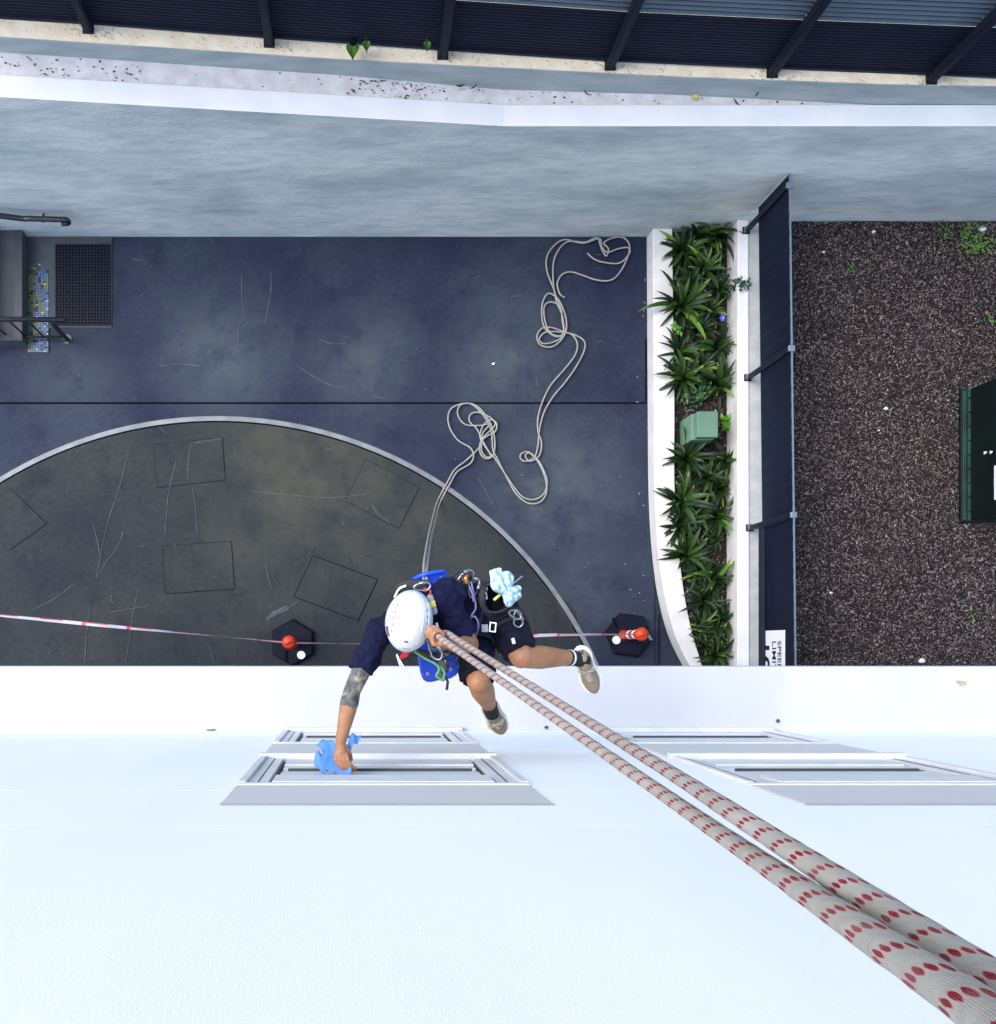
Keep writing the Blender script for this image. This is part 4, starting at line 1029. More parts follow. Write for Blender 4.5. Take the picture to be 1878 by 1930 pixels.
sole_m = M('off_white_rubber', (.68, .68, .64), .6); lace_m = M('beige_lace', (.38, .33, .25), .8)
sock_m = M('black_sock', (.008, .008, .012), .9, bump=.4, bscale=240, bdist=.001); sock_w = M('white_sock_band', (.62, .64, .68), .9)
metal_m = M('polished_alloy', (.30, .31, .34), .3, metal=.9); lav_m = M('lavender_cord', (.16, .15, .30), .8); green_m = M('green_cord', (.10, .30, .12), .8)
red_m = M('red_webbing', (.45, .02, .035), .6); yellow_m = M('yellow_plastic', (.60, .52, .08), .4); grey_m = M('grey_plastic', (.26, .28, .30), .4)

J = dict(head=P(771, 1170, 4.76), neck=P(787, 1160, 4.95), ls=P(838, 1130, 4.86), rs=P(714, 1192, 4.97),
         chest=P(812, 1150, 5.0), waist=P(880, 1142, 5.12), pel=P(925, 1143, 5.24),
         le=P(886, 1214, 4.94), lw=P(858, 1218, 4.70), re=P(664, 1302, 4.90), rw=P(642, 1400, 4.72),
         lh=P(935, 1138, 5.26), rh=P(890, 1180, 5.26), lk=P(983, 1238, 5.06), rk=P(902, 1284, 5.02),
         la=P(1080, 1240, 5.30), ra=P(923, 1330, 5.30))
person = thing('person', 'worker in navy shirt and shorts with white helmet hanging on two ropes', 'person', J['pel'])
body = G()
def cap(g, a, b, ra, rb): g.capsule(J[a] if isinstance(a, str) else a, J[b] if isinstance(b, str) else b, ra, rb)
cap(body, 'neck', 'chest', .06, .11); cap(body, 'chest', 'waist', .115, .105); cap(body, 'waist', 'pel', .105, .115)
cap(body, 'ls', 'chest', .06, .10); cap(body, 'rs', 'chest', .06, .10)
cap(body, 'neck', 'head', .055, .06)
# arms with muscle taper
def limb(g, a, b, prof):
    A, B = J[a] if isinstance(a, str) else a, J[b] if isinstance(b, str) else b
    ps = [A + (B - A) * t for t, r in prof]
    for i in range(len(prof) - 1): g.capsule(ps[i], ps[i + 1], prof[i][1], prof[i + 1][1])
limb(body, 'rs', 're', [(0, .058), (.35, .055), (.6, .050), (1, .043)]); limb(body, 're', 'rw', [(0, .043), (.22, .047), (.6, .037), (1, .026)])
limb(body, 'ls', 'le', [(0, .058), (.4, .054), (1, .045)]); limb(body, 'le', 'lw', [(0, .045), (.3, .047), (.7, .036), (1, .029)])
limb(body, 'lh', 'lk', [(0, .090), (.4, .082), (.8, .066), (1, .060)]); limb(body, 'rh', 'rk', [(0, .090), (.4, .082), (.8, .066), (1, .060)])
for k_, a_, cf in (('lk', 'la', V((.0, .012, .03))), ('rk', 'ra', V((.0, .02, 0)))):
    limb(body, k_, a_, [(0, .057), (.15, .060), (.35, .0625), (.55, .056), (.75, .047), (1, .038)])
body.sphere(J[k_] + cf * .6, .056)
# head and face (looks towards the facade)
fd = V((-.16, -.97, -.18)).normalized(); hu = V((-.02, -.18, .98)).normalized(); hr_ = fd.cross(hu).normalized(); hu = hr_.cross(fd).normalized()
H = J['head']
ax = (hr_, fd, hu)
body.sphere(H, .076, .095, .105, 20, 14, axes=ax)
body.sphere(H + fd * .045 - hu * .085, .045, .05, .04, axes=ax)            # jaw
body.capsule(H + fd * .088 + hu * -.005, H + fd * .108 - hu * .038, .009, .014)  # nose
body.capsule(H + fd * .085 - hu * .072 - hr_ * .02, H + fd * .085 - hu * .072 + hr_ * .02, .009, .009)  # mouth
for s_ in (-1, 1): body.sphere(H + hr_ * .078 * s_ - hu * .025, .010, .022, .034, axes=ax)
# right hand: wipes the window with the cloth
A = J['rw']; K = P(644, 1432, 4.66)
body.capsule(A, A + (K - A) * .55, .026, .030)
pn = V((0, -.55, -.83)).normalized()
ac = V((1, 0, 0))
for j in range(4):
    k0 = K + ac * (-.027 + .019 * j); body.capsule(A + (K - A) * .35 + ac * (-.012 + .008 * j), k0, .017, .0125)
    ln = (.030, .034, .032, .026)[j]
    k1 = k0 + V((.012, -.022, .002)).normalized() * ln; k2 = k1 + V((.020, -.020, -.008)).normalized() * ln * .85; k3 = k2 + V((.018, -.008, -.016)).normalized() * ln * .6
    body.capsule(k0, k1, .0105, .0098); body.capsule(k1, k2, .0098, .009); body.capsule(k2, k3, .009, .0078)
t0 = A + (K - A) * .3 + ac * .022; t1 = t0 + V((.022, -.028, .0)); t2 = t1 + V((.006, -.030, -.012)); body.capsule(t0, t1, .015, .0115); body.capsule(t1, t2, .0115, .009)
# left hand: fist round the ropes
rax = (lower[1] - lower[0]).normalized(); c0 = lower[0] + rax * .055
e1 = (V((0, 0, 1)) - rax * rax.z).normalized(); e2 = rax.cross(e1)      # e1 towards the camera
Wl = J['lw']
pc = c0 - e1 * .034 + rax * .01
for j in range(4):
    ci = c0 + rax * (-.036 + .0245 * j); rr = .0290 + (.0, .002, .001, -.001)[j]
    arc = [ci + (e1 * math.cos(a) + e2 * math.sin(a)) * rr for a in [R(x) for x in (-165, -110, -60, -10, 40, 80)]]
    for q_ in range(5): body.capsule(arc[q_], arc[q_ + 1], .0104 - .0006 * q_, .0104 - .0006 * (q_ + 1))
    body.capsule(pc + rax * (-.02 + .014 * j), arc[0], .018, .0125)
body.capsule(Wl, pc + rax * .01, .029, .028); body.capsule(pc - rax * .02 - e2 * .0, pc + rax * .03, .022, .022)
tb0 = pc + rax * .028 + e2 * .018; tb1 = tb0 + e2 * .020 + e1 * .028; tb2 = tb1 + e1 * .022 - e2 * .012 - rax * .012
body.capsule(tb0, tb1, .014, .012); body.capsule(tb1, tb2, .012, .0095)
put('body', blob(body, .0042, 3), skin_m, person)
# hair at the nape and eyes
hair_m = M('dark_hair', (.02, .014, .010), .8, bump=.4, bscale=150)
g = G(); g.sphere(H - fd * .018 - hu * .01, .081, .090, .085, 18, 12, axes=ax); put('hair', blob(g, .006, 2, .004, 60), hair_m, person)
for s_ in (-1, 1):
    g = G(); g.sphere(H + fd * .086 + hr_ * .03 * s_ + hu * .004, .011, nu=10, nv=8); obj('eye', g, refl_m, person, smooth=True)
# shirt
sh = G(); O = .014
cap(sh, 'neck', 'chest', .072, .125); cap(sh, 'chest', 'waist', .13, .125)
cap(sh, 'ls', 'chest', .075, .118); cap(sh, 'rs', 'chest', .072, .115); cap(sh, 'ls', 'neck', .072, .075); cap(sh, 'rs', 'neck', .070, .075)
sh.sphere(P(845, 1122, 4.94), .088)
def sleeve(g, a, b, t, r0, r1):
    A, B = J[a], J[b]; E = A + (B - A) * t; g.tube([A, A + (E - A) * .5, E], [r0, (r0 + r1) / 2, r1], 18)
sleeve(sh, 'rs', 're', .66, .072, .064); sleeve(sh, 'ls', 'le', .80, .074, .066)
w0, w1 = J['waist'], J['pel']; sh.tube([J['chest'], w0, w0 + (w1 - w0) * .55], [.125, .125, .122], 22)
put('shirt', blob(sh, .0055, 4, .020, 13), navy_m, person)
# shorts
st_ = G(); st_.tube([w0 + (w1 - w0) * .35, w1], [.116, .125], 22); st_.sphere(J['pel'], .125)
cap(st_, 'pel', 'lh', .12, .105); cap(st_, 'pel', 'rh', .12, .105)
def leg_(a, b, t, r0, r1):
    A, B = J[a], J[b]; E = A + (B - A) * t; st_.tube([A, A + (E - A) * .5, E], [r0, (r0 + r1) / 2, r1], 20)
leg_('lh', 'lk', .93, .112, .090); leg_('rh', 'rk', .95, .108, .088)
put('shorts', blob(st_, .0055, 3, .018, 13), navy2_m, person)
c_ = J['lh'] + (J['lk'] - J['lh']) * .70
lg = P(968, 1208, 4.955); g = G()
g.obox(lg, V((.008, .003, -.004)), V((-.004, .014, .0)), V((0, 0, .002))); obj('shorts_logo', g, sign_w, person)
# socks and shoes
def shoe(heel, toe, ank, up, band):
    ax_ = (toe - heel); Lf = .285; fx_ = ax_.normalized(); up = (up - fx_ * up.dot(fx_)).normalized(); sx_ = fx_.cross(up)
    n = 20
    def loop(t, hw, base, h, k=12, full=False):
        out = []
        for j in range(k + 1):
            a = math.pi * j / k; out.append(heel + fx_ * t * Lf + sx_ * hw * math.cos(a) + up * (base + h * math.sin(a) ** .8))
        return out
    def hw(t): return .0405 * (.30 + .70 * min(1, (t / .14)) ** .6) * (1 if t < .62 else max(.02, 1 - min(1, (t - .62) / .385) ** 2.8) ** .5) * (1 + .16 * math.exp(-((t - .68) / .16) ** 2)) * (1 - .08 * math.exp(-((t - .4) / .12) ** 2))
    def hh(t): return (.075 if t < .3 else .075 - .042 * min(1, (t - .3) / .45)) * (1 if t < .85 else max(.25, 1 - ((t - .85) / .16) ** 2 * .7)) * (.72 + .28 * min(1, t / .08))
    ts = [0, .02, .05, .1, .16, .24, .32, .4, .48, .56, .64, .72, .8, .86, .91, .95, .98, .995]
    g = G(); vs = []; fs = []; k = 12
    for t in ts: vs += loop(t, hw(t), .018, hh(t))
    for i in range(len(ts) - 1):
        for j in range(k): fs.append((i * 13 + j, i * 13 + j + 1, (i + 1) * 13 + j + 1, (i + 1) * 13 + j))
    fs += [tuple(range(13)), tuple(range((len(ts) - 1) * 13, len(ts) * 13))[::-1]]
    g.add(vs, fs); up_o = obj('shoe', g, shoe_m, person, smooth=True)
    g = G(); left = [heel + fx_ * t * Lf + sx_ * (hw(t) + .009) for t in ts]; right = [heel + fx_ * t * Lf - sx_ * (hw(t) + .009) for t in ts]
    ring = [heel - fx_ * .008 + sx_ * .010] + left + [heel + fx_ * (Lf + .007)] + right[::-1] + [heel - fx_ * .008 - sx_ * .010]; m_ = len(ring)
    g.add([p - up * .012 for p in ring] + [p + up * .020 for p in ring], [tuple(range(m_)), tuple(range(m_, 2 * m_))[::-1]] + [(i, (i + 1) % m_, m_ + (i + 1) % m_, m_ + i) for i in range(m_)])
    obj('sole', g, sole_m, up_o, bevel=.003)
    for q_ in range(6):
        t = .36 + .052 * q_; a = heel + fx_ * t * Lf + up * (hh(t) + .018)
        g = G(); g.tube(smooth_path([a + sx_ * .021 - up * .010, a + fx_ * .007 + up * .003, a - sx_ * .021 - up * .010], 4), .0028, 6); obj('lace', g, lace_m, up_o, smooth=True)
        if q_ < 5:
            g = G(); g.tube(smooth_path([a + sx_ * .021 - up * .010, a + fx_ * .010 + up * .004, a - sx_ * .021 + fx_ * .016 - up * .012], 4), .0026, 6); obj('lace', g, lace_m, up_o, smooth=True)
    a = heel + fx_ * .34 * Lf + up * (hh(.34) + .022)
    for s_ in (-1, 1):
        g = G(); g.tube(smooth_path([a, a + sx_ * .03 * s_ + up * .012, a + sx_ * .045 * s_ - fx_ * .02, a + sx_ * .02 * s_ - fx_ * .004 + up * .004], 5), .0026, 6); obj('lace', g, lace_m, up_o, smooth=True)
    mid_ = heel + fx_ * .17 * Lf + up * .055
    g = G(); g.capsule(mid_, ank, .039, .041); g.tube([ank, ank + (ank - mid_).normalized() * .02], [.0425, .0425], 16)
    put('sock', blob(g, .005, 2, .003, 30), sock_m, person)
    if band:
        e_ = ank + (J['lk'] - ank).normalized() * .018; d_ = (J['lk'] - ank).normalized()
        g = G(); g.tube([e_, e_ + d_ * .014], .0445, 18); so_ = obj('sock_stripe', g, sock_w, person, smooth=True)
        g = G(); g.tube([e_ + d_ * .015, e_ + d_ * .030], .0435, 18); obj('sock_cuff', g, sock_m, person, smooth=True)
shoe(P(1093, 1222, 5.34), P(1121, 1302, 5.46), J['la'], V((-.25, .0, 1)), True)
shoe(P(918, 1322, 5.39), P(945, 1374, 5.58), J['ra'], V((-.1, -.25, 1)), False)

# helmet (worn: a child of the person)
hc = H + hu * .030
def helm_pt(a, t, sc=1.0):
    """a azimuth (0 = right, 90 = front), t 0 top .. 1 rim"""
    q = t * R(97); r0 = math.sin(q); sa, ca = math.sin(a), math.cos(a)
    Lx = .112; Ly = .147 if sa > 0 else .150
    k = 1 + .012 * math.cos(2 * a)
    return hc + (hr_ * Lx * ca * r0 * k + fd * Ly * sa * r0 + hu * (.128 * math.cos(q))) * sc
g = G(); nu, nv = 48, 16; vs = [helm_pt(0, 0)]
for i in range(1, nv + 1):
    for j in range(nu): vs.append(helm_pt(2 * math.pi * j / nu, i / nv))
for i in (0, 1):   # rolled rim
    for j in range(nu):
        p = helm_pt(2 * math.pi * j / nu, 1.0, 1.02 if i == 0 else .93) - hu * (.010 if i == 0 else .018); vs.append(p)
fs = [(0, 1 + j, 1 + (j + 1) % nu) for j in range(nu)]
for i in range(nv + 1):
    o = 1 + i * nu
    for j in range(nu): fs.append((o + j, o + nu + j, o + nu + (j + 1) % nu, o + (j + 1) % nu))
g.add(vs, fs); hel = obj('helmet', g, helm_m, person, smooth=True)
hel.modifiers.new('thickness', 'SOLIDIFY').thickness = .006
ridge_m = helm_m
def on_helm(path, wd, th, mat, name, sc=1.0):
    g = G(); pts = [helm_pt(R(a), t, sc) for a, t in path]; pts = smooth_path(pts, 5)
    n_ = len(pts); vs = []
    for i, p in enumerate(pts):
        t = (pts[min(i + 1, n_ - 1)] - pts[max(i - 1, 0)]).normalized(); no = (p - hc).normalized(); s_ = t.cross(no).normalized()
        w_ = wd * (.55 if i in (0, n_ - 1) else 1)
        vs += [p + s_ * w_ - no * .002, p + s_ * w_ + no * th, p - s_ * w_ + no * th, p - s_ * w_ - no * .002]
    fs = [(3, 2, 1, 0), (4 * n_ - 4, 4 * n_ - 3, 4 * n_ - 2, 4 * n_ - 1)]
    for i in range(n_ - 1):
        for k in range(4): fs.append((4 * i + k, 4 * i + (k + 1) % 4, 4 * i + 4 + (k + 1) % 4, 4 * i + 4 + k))
    g.add(vs, fs); return obj(name, g, mat, hel)
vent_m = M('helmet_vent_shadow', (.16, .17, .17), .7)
def hp(x, y):     # point given by sideways (m) and forward (m) offsets in the crown's plan
    a = math.atan2(y / .147, x / .112); r0 = min(.999, math.hypot(x / .112, y / .147)); return (math.degrees(a), math.asin(r0) / R(97))
for s_ in (-1, 1):
    on_helm([hp(s_ * .070, -.105), hp(s_ * .082, -.06), hp(s_ * .087, 0), hp(s_ * .086, .05)], .0042, .0035, ridge_m, 'ridge')
    on_helm([hp(s_ * .045, -.12), hp(s_ * .056, -.05), hp(s_ * .058, .02), hp(s_ * .048, .09)], .003, .0025, ridge_m, 'ridge')
    for y0 in (-.085, -.055, -.025, .005, .035):
        on_helm([hp(s_ * (.073 + .012 * (1 - (y0 / .1) ** 2) - .006), y0), hp(s_ * (.073 + .012 * (1 - (y0 / .1) ** 2) - .006), y0 + .016)], .0030, .0012, vent_m, 'vent')
    on_helm([hp(s_ * .099, .030), hp(s_ * .092, .060), hp(s_ * .085, .076)], .010, .004, hgap_m, 'lamp_clip')
on_helm([hp(-.006, .080), hp(.014, .080)], .004, .003, hgap_m, 'lamp_clip')
on_helm([hp(-.02, .117), hp(.014, .117)], .0026, .002, vent_m, 'badge')
on_helm([hp(-.03, .128), hp(0, .132), hp(.03, .128)], .0016, .002, vent_m, 'ridge')
g = G()
for s_ in (-1, 1): g.tube(smooth_path([H + hr_ * .082 * s_ + hu * .02, H + hr_ * .078 * s_ - hu * .05 + fd * .03, H + fd * .06 - hu * .125], 5), .006, 6, sx=.4)
obj('chin_strap', g, black_m, hel)

# harness (clothing: belt, leg loops, shoulder straps)
def band(c, axis, r, w_, th, squash=1.0, seg=36):
    axis = axis.normalized(); a = axis.orthogonal().normalized(); b = axis.cross(a); g = G(); vs = []
    for i in range(seg):
        q_ = 2 * math.pi * i / seg; d = a * math.cos(q_) + b * math.sin(q_) * squash
        for (dr, dz) in ((0, -w_), (th, -w_), (th, w_), (0, w_)): vs.append(c + d * (r + dr) + axis * dz)
    fs = []
    for i in range(seg):
        o, q2 = 4 * i, 4 * ((i + 1) % seg)
        for k in range(4): fs.append((o + k, o + (k + 1) % 4, q2 + (k + 1) % 4, q2 + k))
    g.add(vs, fs); return g
spine = J['pel'] - J['waist']
har = thing('harness', 'black climbing harness', 'x', J['waist']); del har['category']; har['label'] = 'black climbing harness with belt and leg loops'
har.parent = person; har.location = J['waist'] - person.location
obj('belt', band(J['waist'] + spine * .45, spine, .121, .034, .010), black_m, har)
tl = J['lk'] - J['lh']; trr = J['rk'] - J['rh']
obj('leg_loop', band(J['lh'] + tl * .40, tl, .106, .024, .008), black_m, har)
obj('leg_loop', band(J['rh'] + trr * .36, trr, .106, .024, .008), black_m, har)
obj('leg_loop', band(J['lh'] + tl * .52, tl, .104, .012, .008), black_m, har)
def strap(pts, w_, name, mat=black_m, par=har, th=.004):
    g = G(); pts = smooth_path(pts, 6); g.tube(pts, w_, 8, sx=th / w_, up=(0, 0, 1)); return obj(name, g, mat, par, smooth=True)
strap([P(742, 1135, 4.90), P(752, 1111, 4.84), P(778, 1101, 4.82), P(806, 1104, 4.81)], .026, 'shoulder_strap')
strap([P(744, 1126, 4.87), P(753, 1110, 4.82), P(766, 1104, 4.81)], .006, 'piping', refl_m)
strap([P(826, 1232, 4.98), P(860, 1222, 5.02), P(893, 1195, 5.06), P(905, 1150, 5.02)], .022, 'front_strap')
strap([P(760, 1222, 5.02), P(790, 1230, 5.0), P(826, 1240, 4.99)], .020, 'chest_strap')
def rect_ring(c, a, b, t, name, mat, par):
    a, b = V(a), V(b); no = a.cross(b).normalized(); g = G()
    for s_ in (-1, 1):
        g.obox(c + a * s_, a.normalized() * t, b + b.normalized() * t, no * t); g.obox(c + b * s_, a - a.normalized() * t, b.normalized() * t, no * t)
    return obj(name, g, mat, par)
rect_ring(P(929, 1182, 4.975), (.014, -.002, 0), (.002, .022, 0), .003, 'buckle', refl_m, har)
g = G(); g.obox(P(914, 1184, 4.985), V((.016, .0, 0)), V((0, .019, 0)), V((0, 0, .004))); obj('buckle', g, grey_m, har)

# gear that hangs on him: things of their own
def carabiner(c, a, b, L, W, mat, lab, r_=.0055):
    a, b = V(a).normalized(), V(b).normalized(); pts = []
    for i in range(20):
        q_ = 2 * math.pi * i / 20; pts.append(c + a * L * math.cos(q_) + b * W * math.sin(q_) * (1.15 if math.cos(q_) > 0 else .85))
    g = G(); g.tube(pts, r_, 8, closed=True); t = thing('carabiner', lab, 'carabiner', c, 'carabiners on the harness')
    obj('ring', g, mat, t, smooth=True)
    g = G(); g.tube([c + a * L * .45 + b * W * .95, c - a * L * .45 + b * W * .85], r_ * 1.45, 8); obj('gate', g, mat, t, smooth=True)
carabiner(P(864, 1092, 4.98), (.2, .9, .2), (1, 0, .3), .045, .026, black_m, 'black carabiner on the belt beside the tool bits')
carabiner(P(878, 1088, 4.98), (1, .6, 0), (-.4, 1, .4), .045, .026, metal_m, 'silver carabiner on the belt top under the tool bits')
carabiner(P(893, 1108, 4.98), (.2, 1, .2), (1, 0, .4), .05, .026, metal_m, 'silver carabiner hanging between belt and tool bag')
carabiner(P(976, 1168, 5.05), (.3, -1, -.2), (1, .3, .2), .04, .022, metal_m, 'silver carabiner sticking out beyond the thigh')
carabiner(P(971, 1158, 5.03), (1, -.4, -.2), (.3, 1, .2), .035, .02, metal_m, 'small silver clip beside the pouch edge')
carabiner(P(820, 1226, 4.86), (.6, -1, .0), (1, .6, .4), .05, .026, metal_m, 'silver carabiner in front of the chest below the hand')
carabiner(P(846, 1236, 4.90), (1, -.2, .0), (.2, 1, .3), .045, .024, black_m, 'black carabiner below the gripping hand')
carabiner(P(834, 1250, 4.92), (.2, -1, .0), (1, .2, .3), .05, .024, black_m, 'black carabiner hanging above the blue seat')
carabiner(P(796, 1106, 4.77), (1, .1, 0), (.0, 1, .2), .04, .020, metal_m, 'silver carabiner on the back between the helmet and the blue seat')
# descender: two cheek plates with bobbins and handle
dcen = P(832, 1262, 4.95)
de = thing('descender', 'black rope descender hanging over the blue seat board', 'descender', dcen)
g = G(); g.obox(dcen, V((.022, -.005, 0)), V((.006, .055, 0)), V((0, 0, .006))); obj('cheek_plate', g, black_m, de, bevel=.005)
g = G(); g.obox(dcen + V((0, 0, .026)), V((.020, -.005, 0)), V((.006, .050, 0)), V((0, 0, .004))); obj('cheek_plate', g, hgap_m, de, bevel=.003)
for q_ in (-.025, .02):
    g = G(); g.tube([dcen + V((.002, q_, .004)), dcen + V((.002, q_, .024))], .013, 12); obj('bobbin', g, metal_m, de)
g = G(); g.tube([dcen + V((.01, -.02, .03)), dcen + V((.03, -.06, .035)), dcen + V((.025, -.10, .03))], .007, 8); obj('handle', g, black_m, de, smooth=True)
def cord(name, pts, r_, mat, lab, cat='cord'):
    g = G(); g.tube(smooth_path(pts, 8), r_, 8); return tag(obj(name, g, mat, smooth=True), lab, cat)
cord('green_cord', [P(782, 1228, 4.86), P(800, 1240, 4.86), P(822, 1252, 4.86), P(828, 1262, 4.86), P(823, 1274, 4.87), P(834, 1281, 4.88), P(838, 1268, 4.88), P(831, 1256, 4.87)], .0058, green_m, 'green cord looping from the chin down to the descender')
cord('white_sling', [P(748, 1233, 4.98), P(756, 1248, 4.97), P(766, 1264, 4.97), P(772, 1274, 4.98), P(768, 1277, 4.98), P(762, 1268, 4.99), P(754, 1252, 4.99), P(748, 1234, 4.99)], .0045, refl_m, 'thin white sling loop dangling under the helmet', 'sling')
cord('lavender_cord', [P(889, 1098, 4.95), P(893, 1120, 4.93), P(897, 1145, 4.93), P(889, 1160, 4.92), P(886, 1166, 4.93), P(895, 1162, 4.91), P(902, 1175, 4.92), P(900, 1190, 4.94), P(895, 1200, 4.96)], .0045, lav_m, 'pale lavender cord looping along the side of the navy shirt')
cord('lavender_cord', [P(885, 1105, 4.94), P(890, 1118, 4.92), P(893, 1134, 4.92)], .0045, lav_m, 'short pale lavender cord by the tool bits')
cord('red_loop', [P(798, 1112, 4.79), P(804, 1110, 4.78), P(811, 1113, 4.78), P(811, 1120, 4.78), P(806, 1126, 4.79), P(803, 1129, 4.80)], .0058, red_m, 'small red loop on the back beside the helmet', 'loop')
cord('steel_cable', [P(835, 1232, 4.92), P(840, 1245, 4.91), P(844, 1262, 4.92)], .0045, metal_m, 'thin grey cable hanging next to the descender', 'cable')
g = G(); c = P(764, 1233, 4.93); g.obox(c, V((.022, .006, 0)), V((-.012, -.022, -.008)), V((0, 0, .004))); tag(obj('red_tag', g, red_m, bevel=.003), 'red fabric tag hanging just below the helmet brim', 'tag')
rg = thing('rope_grab', 'grey and yellow backup device on the shoulder beside the helmet', 'rope grab', P(816, 1140, 4.80))
c = P(815, 1139, 4.79); dv = V((.010, -.035, 0))
g = G(); g.capsule(c - dv, c + dv, .017, .017); put('housing', blob(g, .004, 2), grey_m, rg)
g = G(); g.obox(c + V((.002, 0, .015)), V((.013, .004, 0)), V((.004, -.015, 0)), V((0, 0, .006))); obj('cover', g, yellow_m, rg, bevel=.003)
g = G(); g.tube([c + V((.02, -.09, .0)), c + V((.03, -.125, .0))], .006, 8); tag(obj('strap_end', g, refl_m, smooth=True), 'small pale strap end on the navy shirt near the gripping hand', 'strap end')
# tool bits at the belt
for i, (du, dv_, dw, m, lab) in enumerate([(0, 0, .035, yellow_m, 'yellow handled tool in the bundle on the belt'), (7, -6, .04, black_m, 'black handled tool in the bundle on the belt'), (-5, -4, .03, orange_m, 'orange handled tool in the bundle on the belt'), (10, 2, .03, metal_m, 'bright metal tool at the edge of the belt bundle')]):
    a = P(880 + du, 1098 + dv_, 4.97); b = a + V((.010 * (i - 1), .02, dw * 1.2)); g = G(); g.capsule(a, b, .0085, .007); tag(obj('hand_tool', g, m, smooth=True), lab, 'tool', 'tools on the belt')
# tool bag
bc_ = P(930, 1128, 5.04)
bag = thing('tool_bag', 'black open tool pouch on the hip holding a pale blue cloth', 'tool bag', bc_)
bx_, by_ = V((.96, .2, 0)), V((-.2, .96, 0))
g = G(); vs = []; n = 20
for (z, sx_, sy_) in ((-.13, .060, .055), (.0, .080, .070), (.075, .088, .078), (.075, .080, .070), (.0, .072, .062), (-.10, .05, .045)):
    for i in range(n):
        q_ = 2 * math.pi * i / n; ca, sa = math.cos(q_), math.sin(q_); ca = math.copysign(abs(ca) ** .6, ca); sa = math.copysign(abs(sa) ** .6, sa)
        vs.append(bc_ + bx_ * sx_ * ca + by_ * sy_ * sa + V((0, 0, z + .006 * mnoise.noise(V((ca * 2, sa * 2, z * 9))))))
fs = [tuple(range(n))[::-1], tuple(range(5 * n, 6 * n))]
for k in range(5):
    for i in range(n): fs.append((k * n + i, k * n + (i + 1) % n, (k + 1) * n + (i + 1) % n, (k + 1) * n + i))
g.add(vs, fs); obj('pouch', g, navy2_m, bag, smooth=True)
g = G(); ring = [bc_ + bx_ * .085 * math.cos(q_) + by_ * .075 * math.sin(q_) + V((0, 0, .078)) for q_ in [2 * math.pi * i / 24 for i in range(24)]]
g.tube(ring, .007, 6, closed=True); obj('rim', g, black_m, bag, smooth=True)
g = G(); g.tube([P(931, 1131, 4.95), P(946, 1119, 4.95)], .0075, 8); obj('pull_tab', g, M('pale_yellow_webbing', (.50, .52, .22), .7), bag, smooth=True)
g = G(); g.tube(smooth_path([P(917, 1108, 4.97), P(915, 1118, 4.93), P(917, 1128, 4.96)], 6), .008, 8); obj('strap', g, refl_m, bag, smooth=True)
g = G(); g.tube(smooth_path([P(905, 1100, 5.0), P(912, 1112, 4.93), P(910, 1140, 4.94), P(925, 1160, 4.99)], 6), .016, 8, sx=.3, up=(0, 0, 1)); obj('flap', g, black_m, bag, smooth=True)
# pale blue cloth in the bag
def cloth(lobes, name, mat, lab, vox=.006, disp=.016, ds_=22):
    g = G()
    for (a, b, r0, r1) in lobes: g.capsule(a, b, r0, r1)
    me = blob(g, vox, 2, disp, ds_); return tag(put(name, me, mat), lab, 'cloth')
cl = G()
def petal_sheet(g, outline, c, h, seed, folds=11.0, ridge=.026):
    """a thick crumpled sheet: polar grid inside an outline (list of pixel,depth points)"""
    pts = [V(p) for p in smooth_path(outline + [outline[0]], 6)][:-1]; c = V(c); n = len(pts); rings = 12
    top = [c + V((0, 0, h))]; idx = []
    vs = [c + V((0, 0, h))]
    for k in range(1, rings + 1):
        t = k / rings
        for i, p in enumerate(pts):
            q = c.lerp(p, t); z = h * (1 - t * t)
            z += ridge * mnoise.noise(V((q.x * folds * 4 + seed, q.y * folds * 4, seed))) * (1.2 if t < 1 else .6)
            z += ridge * .5 * math.sin((q.x * .8 + q.y * .6) * 150 + seed * 3 + 5 * mnoise.noise(V((q.x * 14, q.y * 14, seed))))
            vs.append(q + V((0, 0, z)))
    fs = [(0, 1 + i, 1 + (i + 1) % n) for i in range(n)]
    for k in range(rings - 1):
        for i in range(n): fs.append((1 + k * n + i, 1 + (k + 1) * n + i, 1 + (k + 1) * n + (i + 1) % n, 1 + k * n + (i + 1) % n))
    g.add(vs, fs)
def cloth_obj(g, name, mat, lab):
    o = tag(obj(name, g, mat, smooth=True), lab, 'cloth'); s_ = o.modifiers.new('thickness', 'SOLIDIFY'); s_.thickness = .004
    return o
g = G()
d_ = 4.93
petal_sheet(g, [P(924, 1075, d_), P(936, 1072, d_), P(943, 1071, d_ - .01), P(948, 1078, d_), P(960, 1078, d_), P(967, 1088, d_ + .01), P(966, 1100, d_), P(958, 1112, d_ - .02), P(945, 1118, d_), P(934, 1114, d_), P(926, 1104, d_)], P(945, 1095, d_), .035, 1.3)
petal_sheet(g, [P(952, 1110, d_), P(966, 1104, d_), P(980, 1104, d_ + .02), P(982, 1116, d_ + .02), P(980, 1128, d_ + .01), P(970, 1134, d_), P(964, 1142, d_ + .01), P(953, 1142, d_), P(949, 1128, d_), P(946, 1118, d_)], P(963, 1122, d_ - .01), .03, 4.1)
cloth_obj(g, 'rag', cloth_p, 'crumpled pale blue rag hanging out of the black tool bag')
g = G(); g.tube([P(966, 1101, 4.92), P(985, 1086, 4.93)], .004, 6); tag(obj('wire_rod', g, metal_m), 'thin grey rod poking out behind the pale blue rag', 'rod')
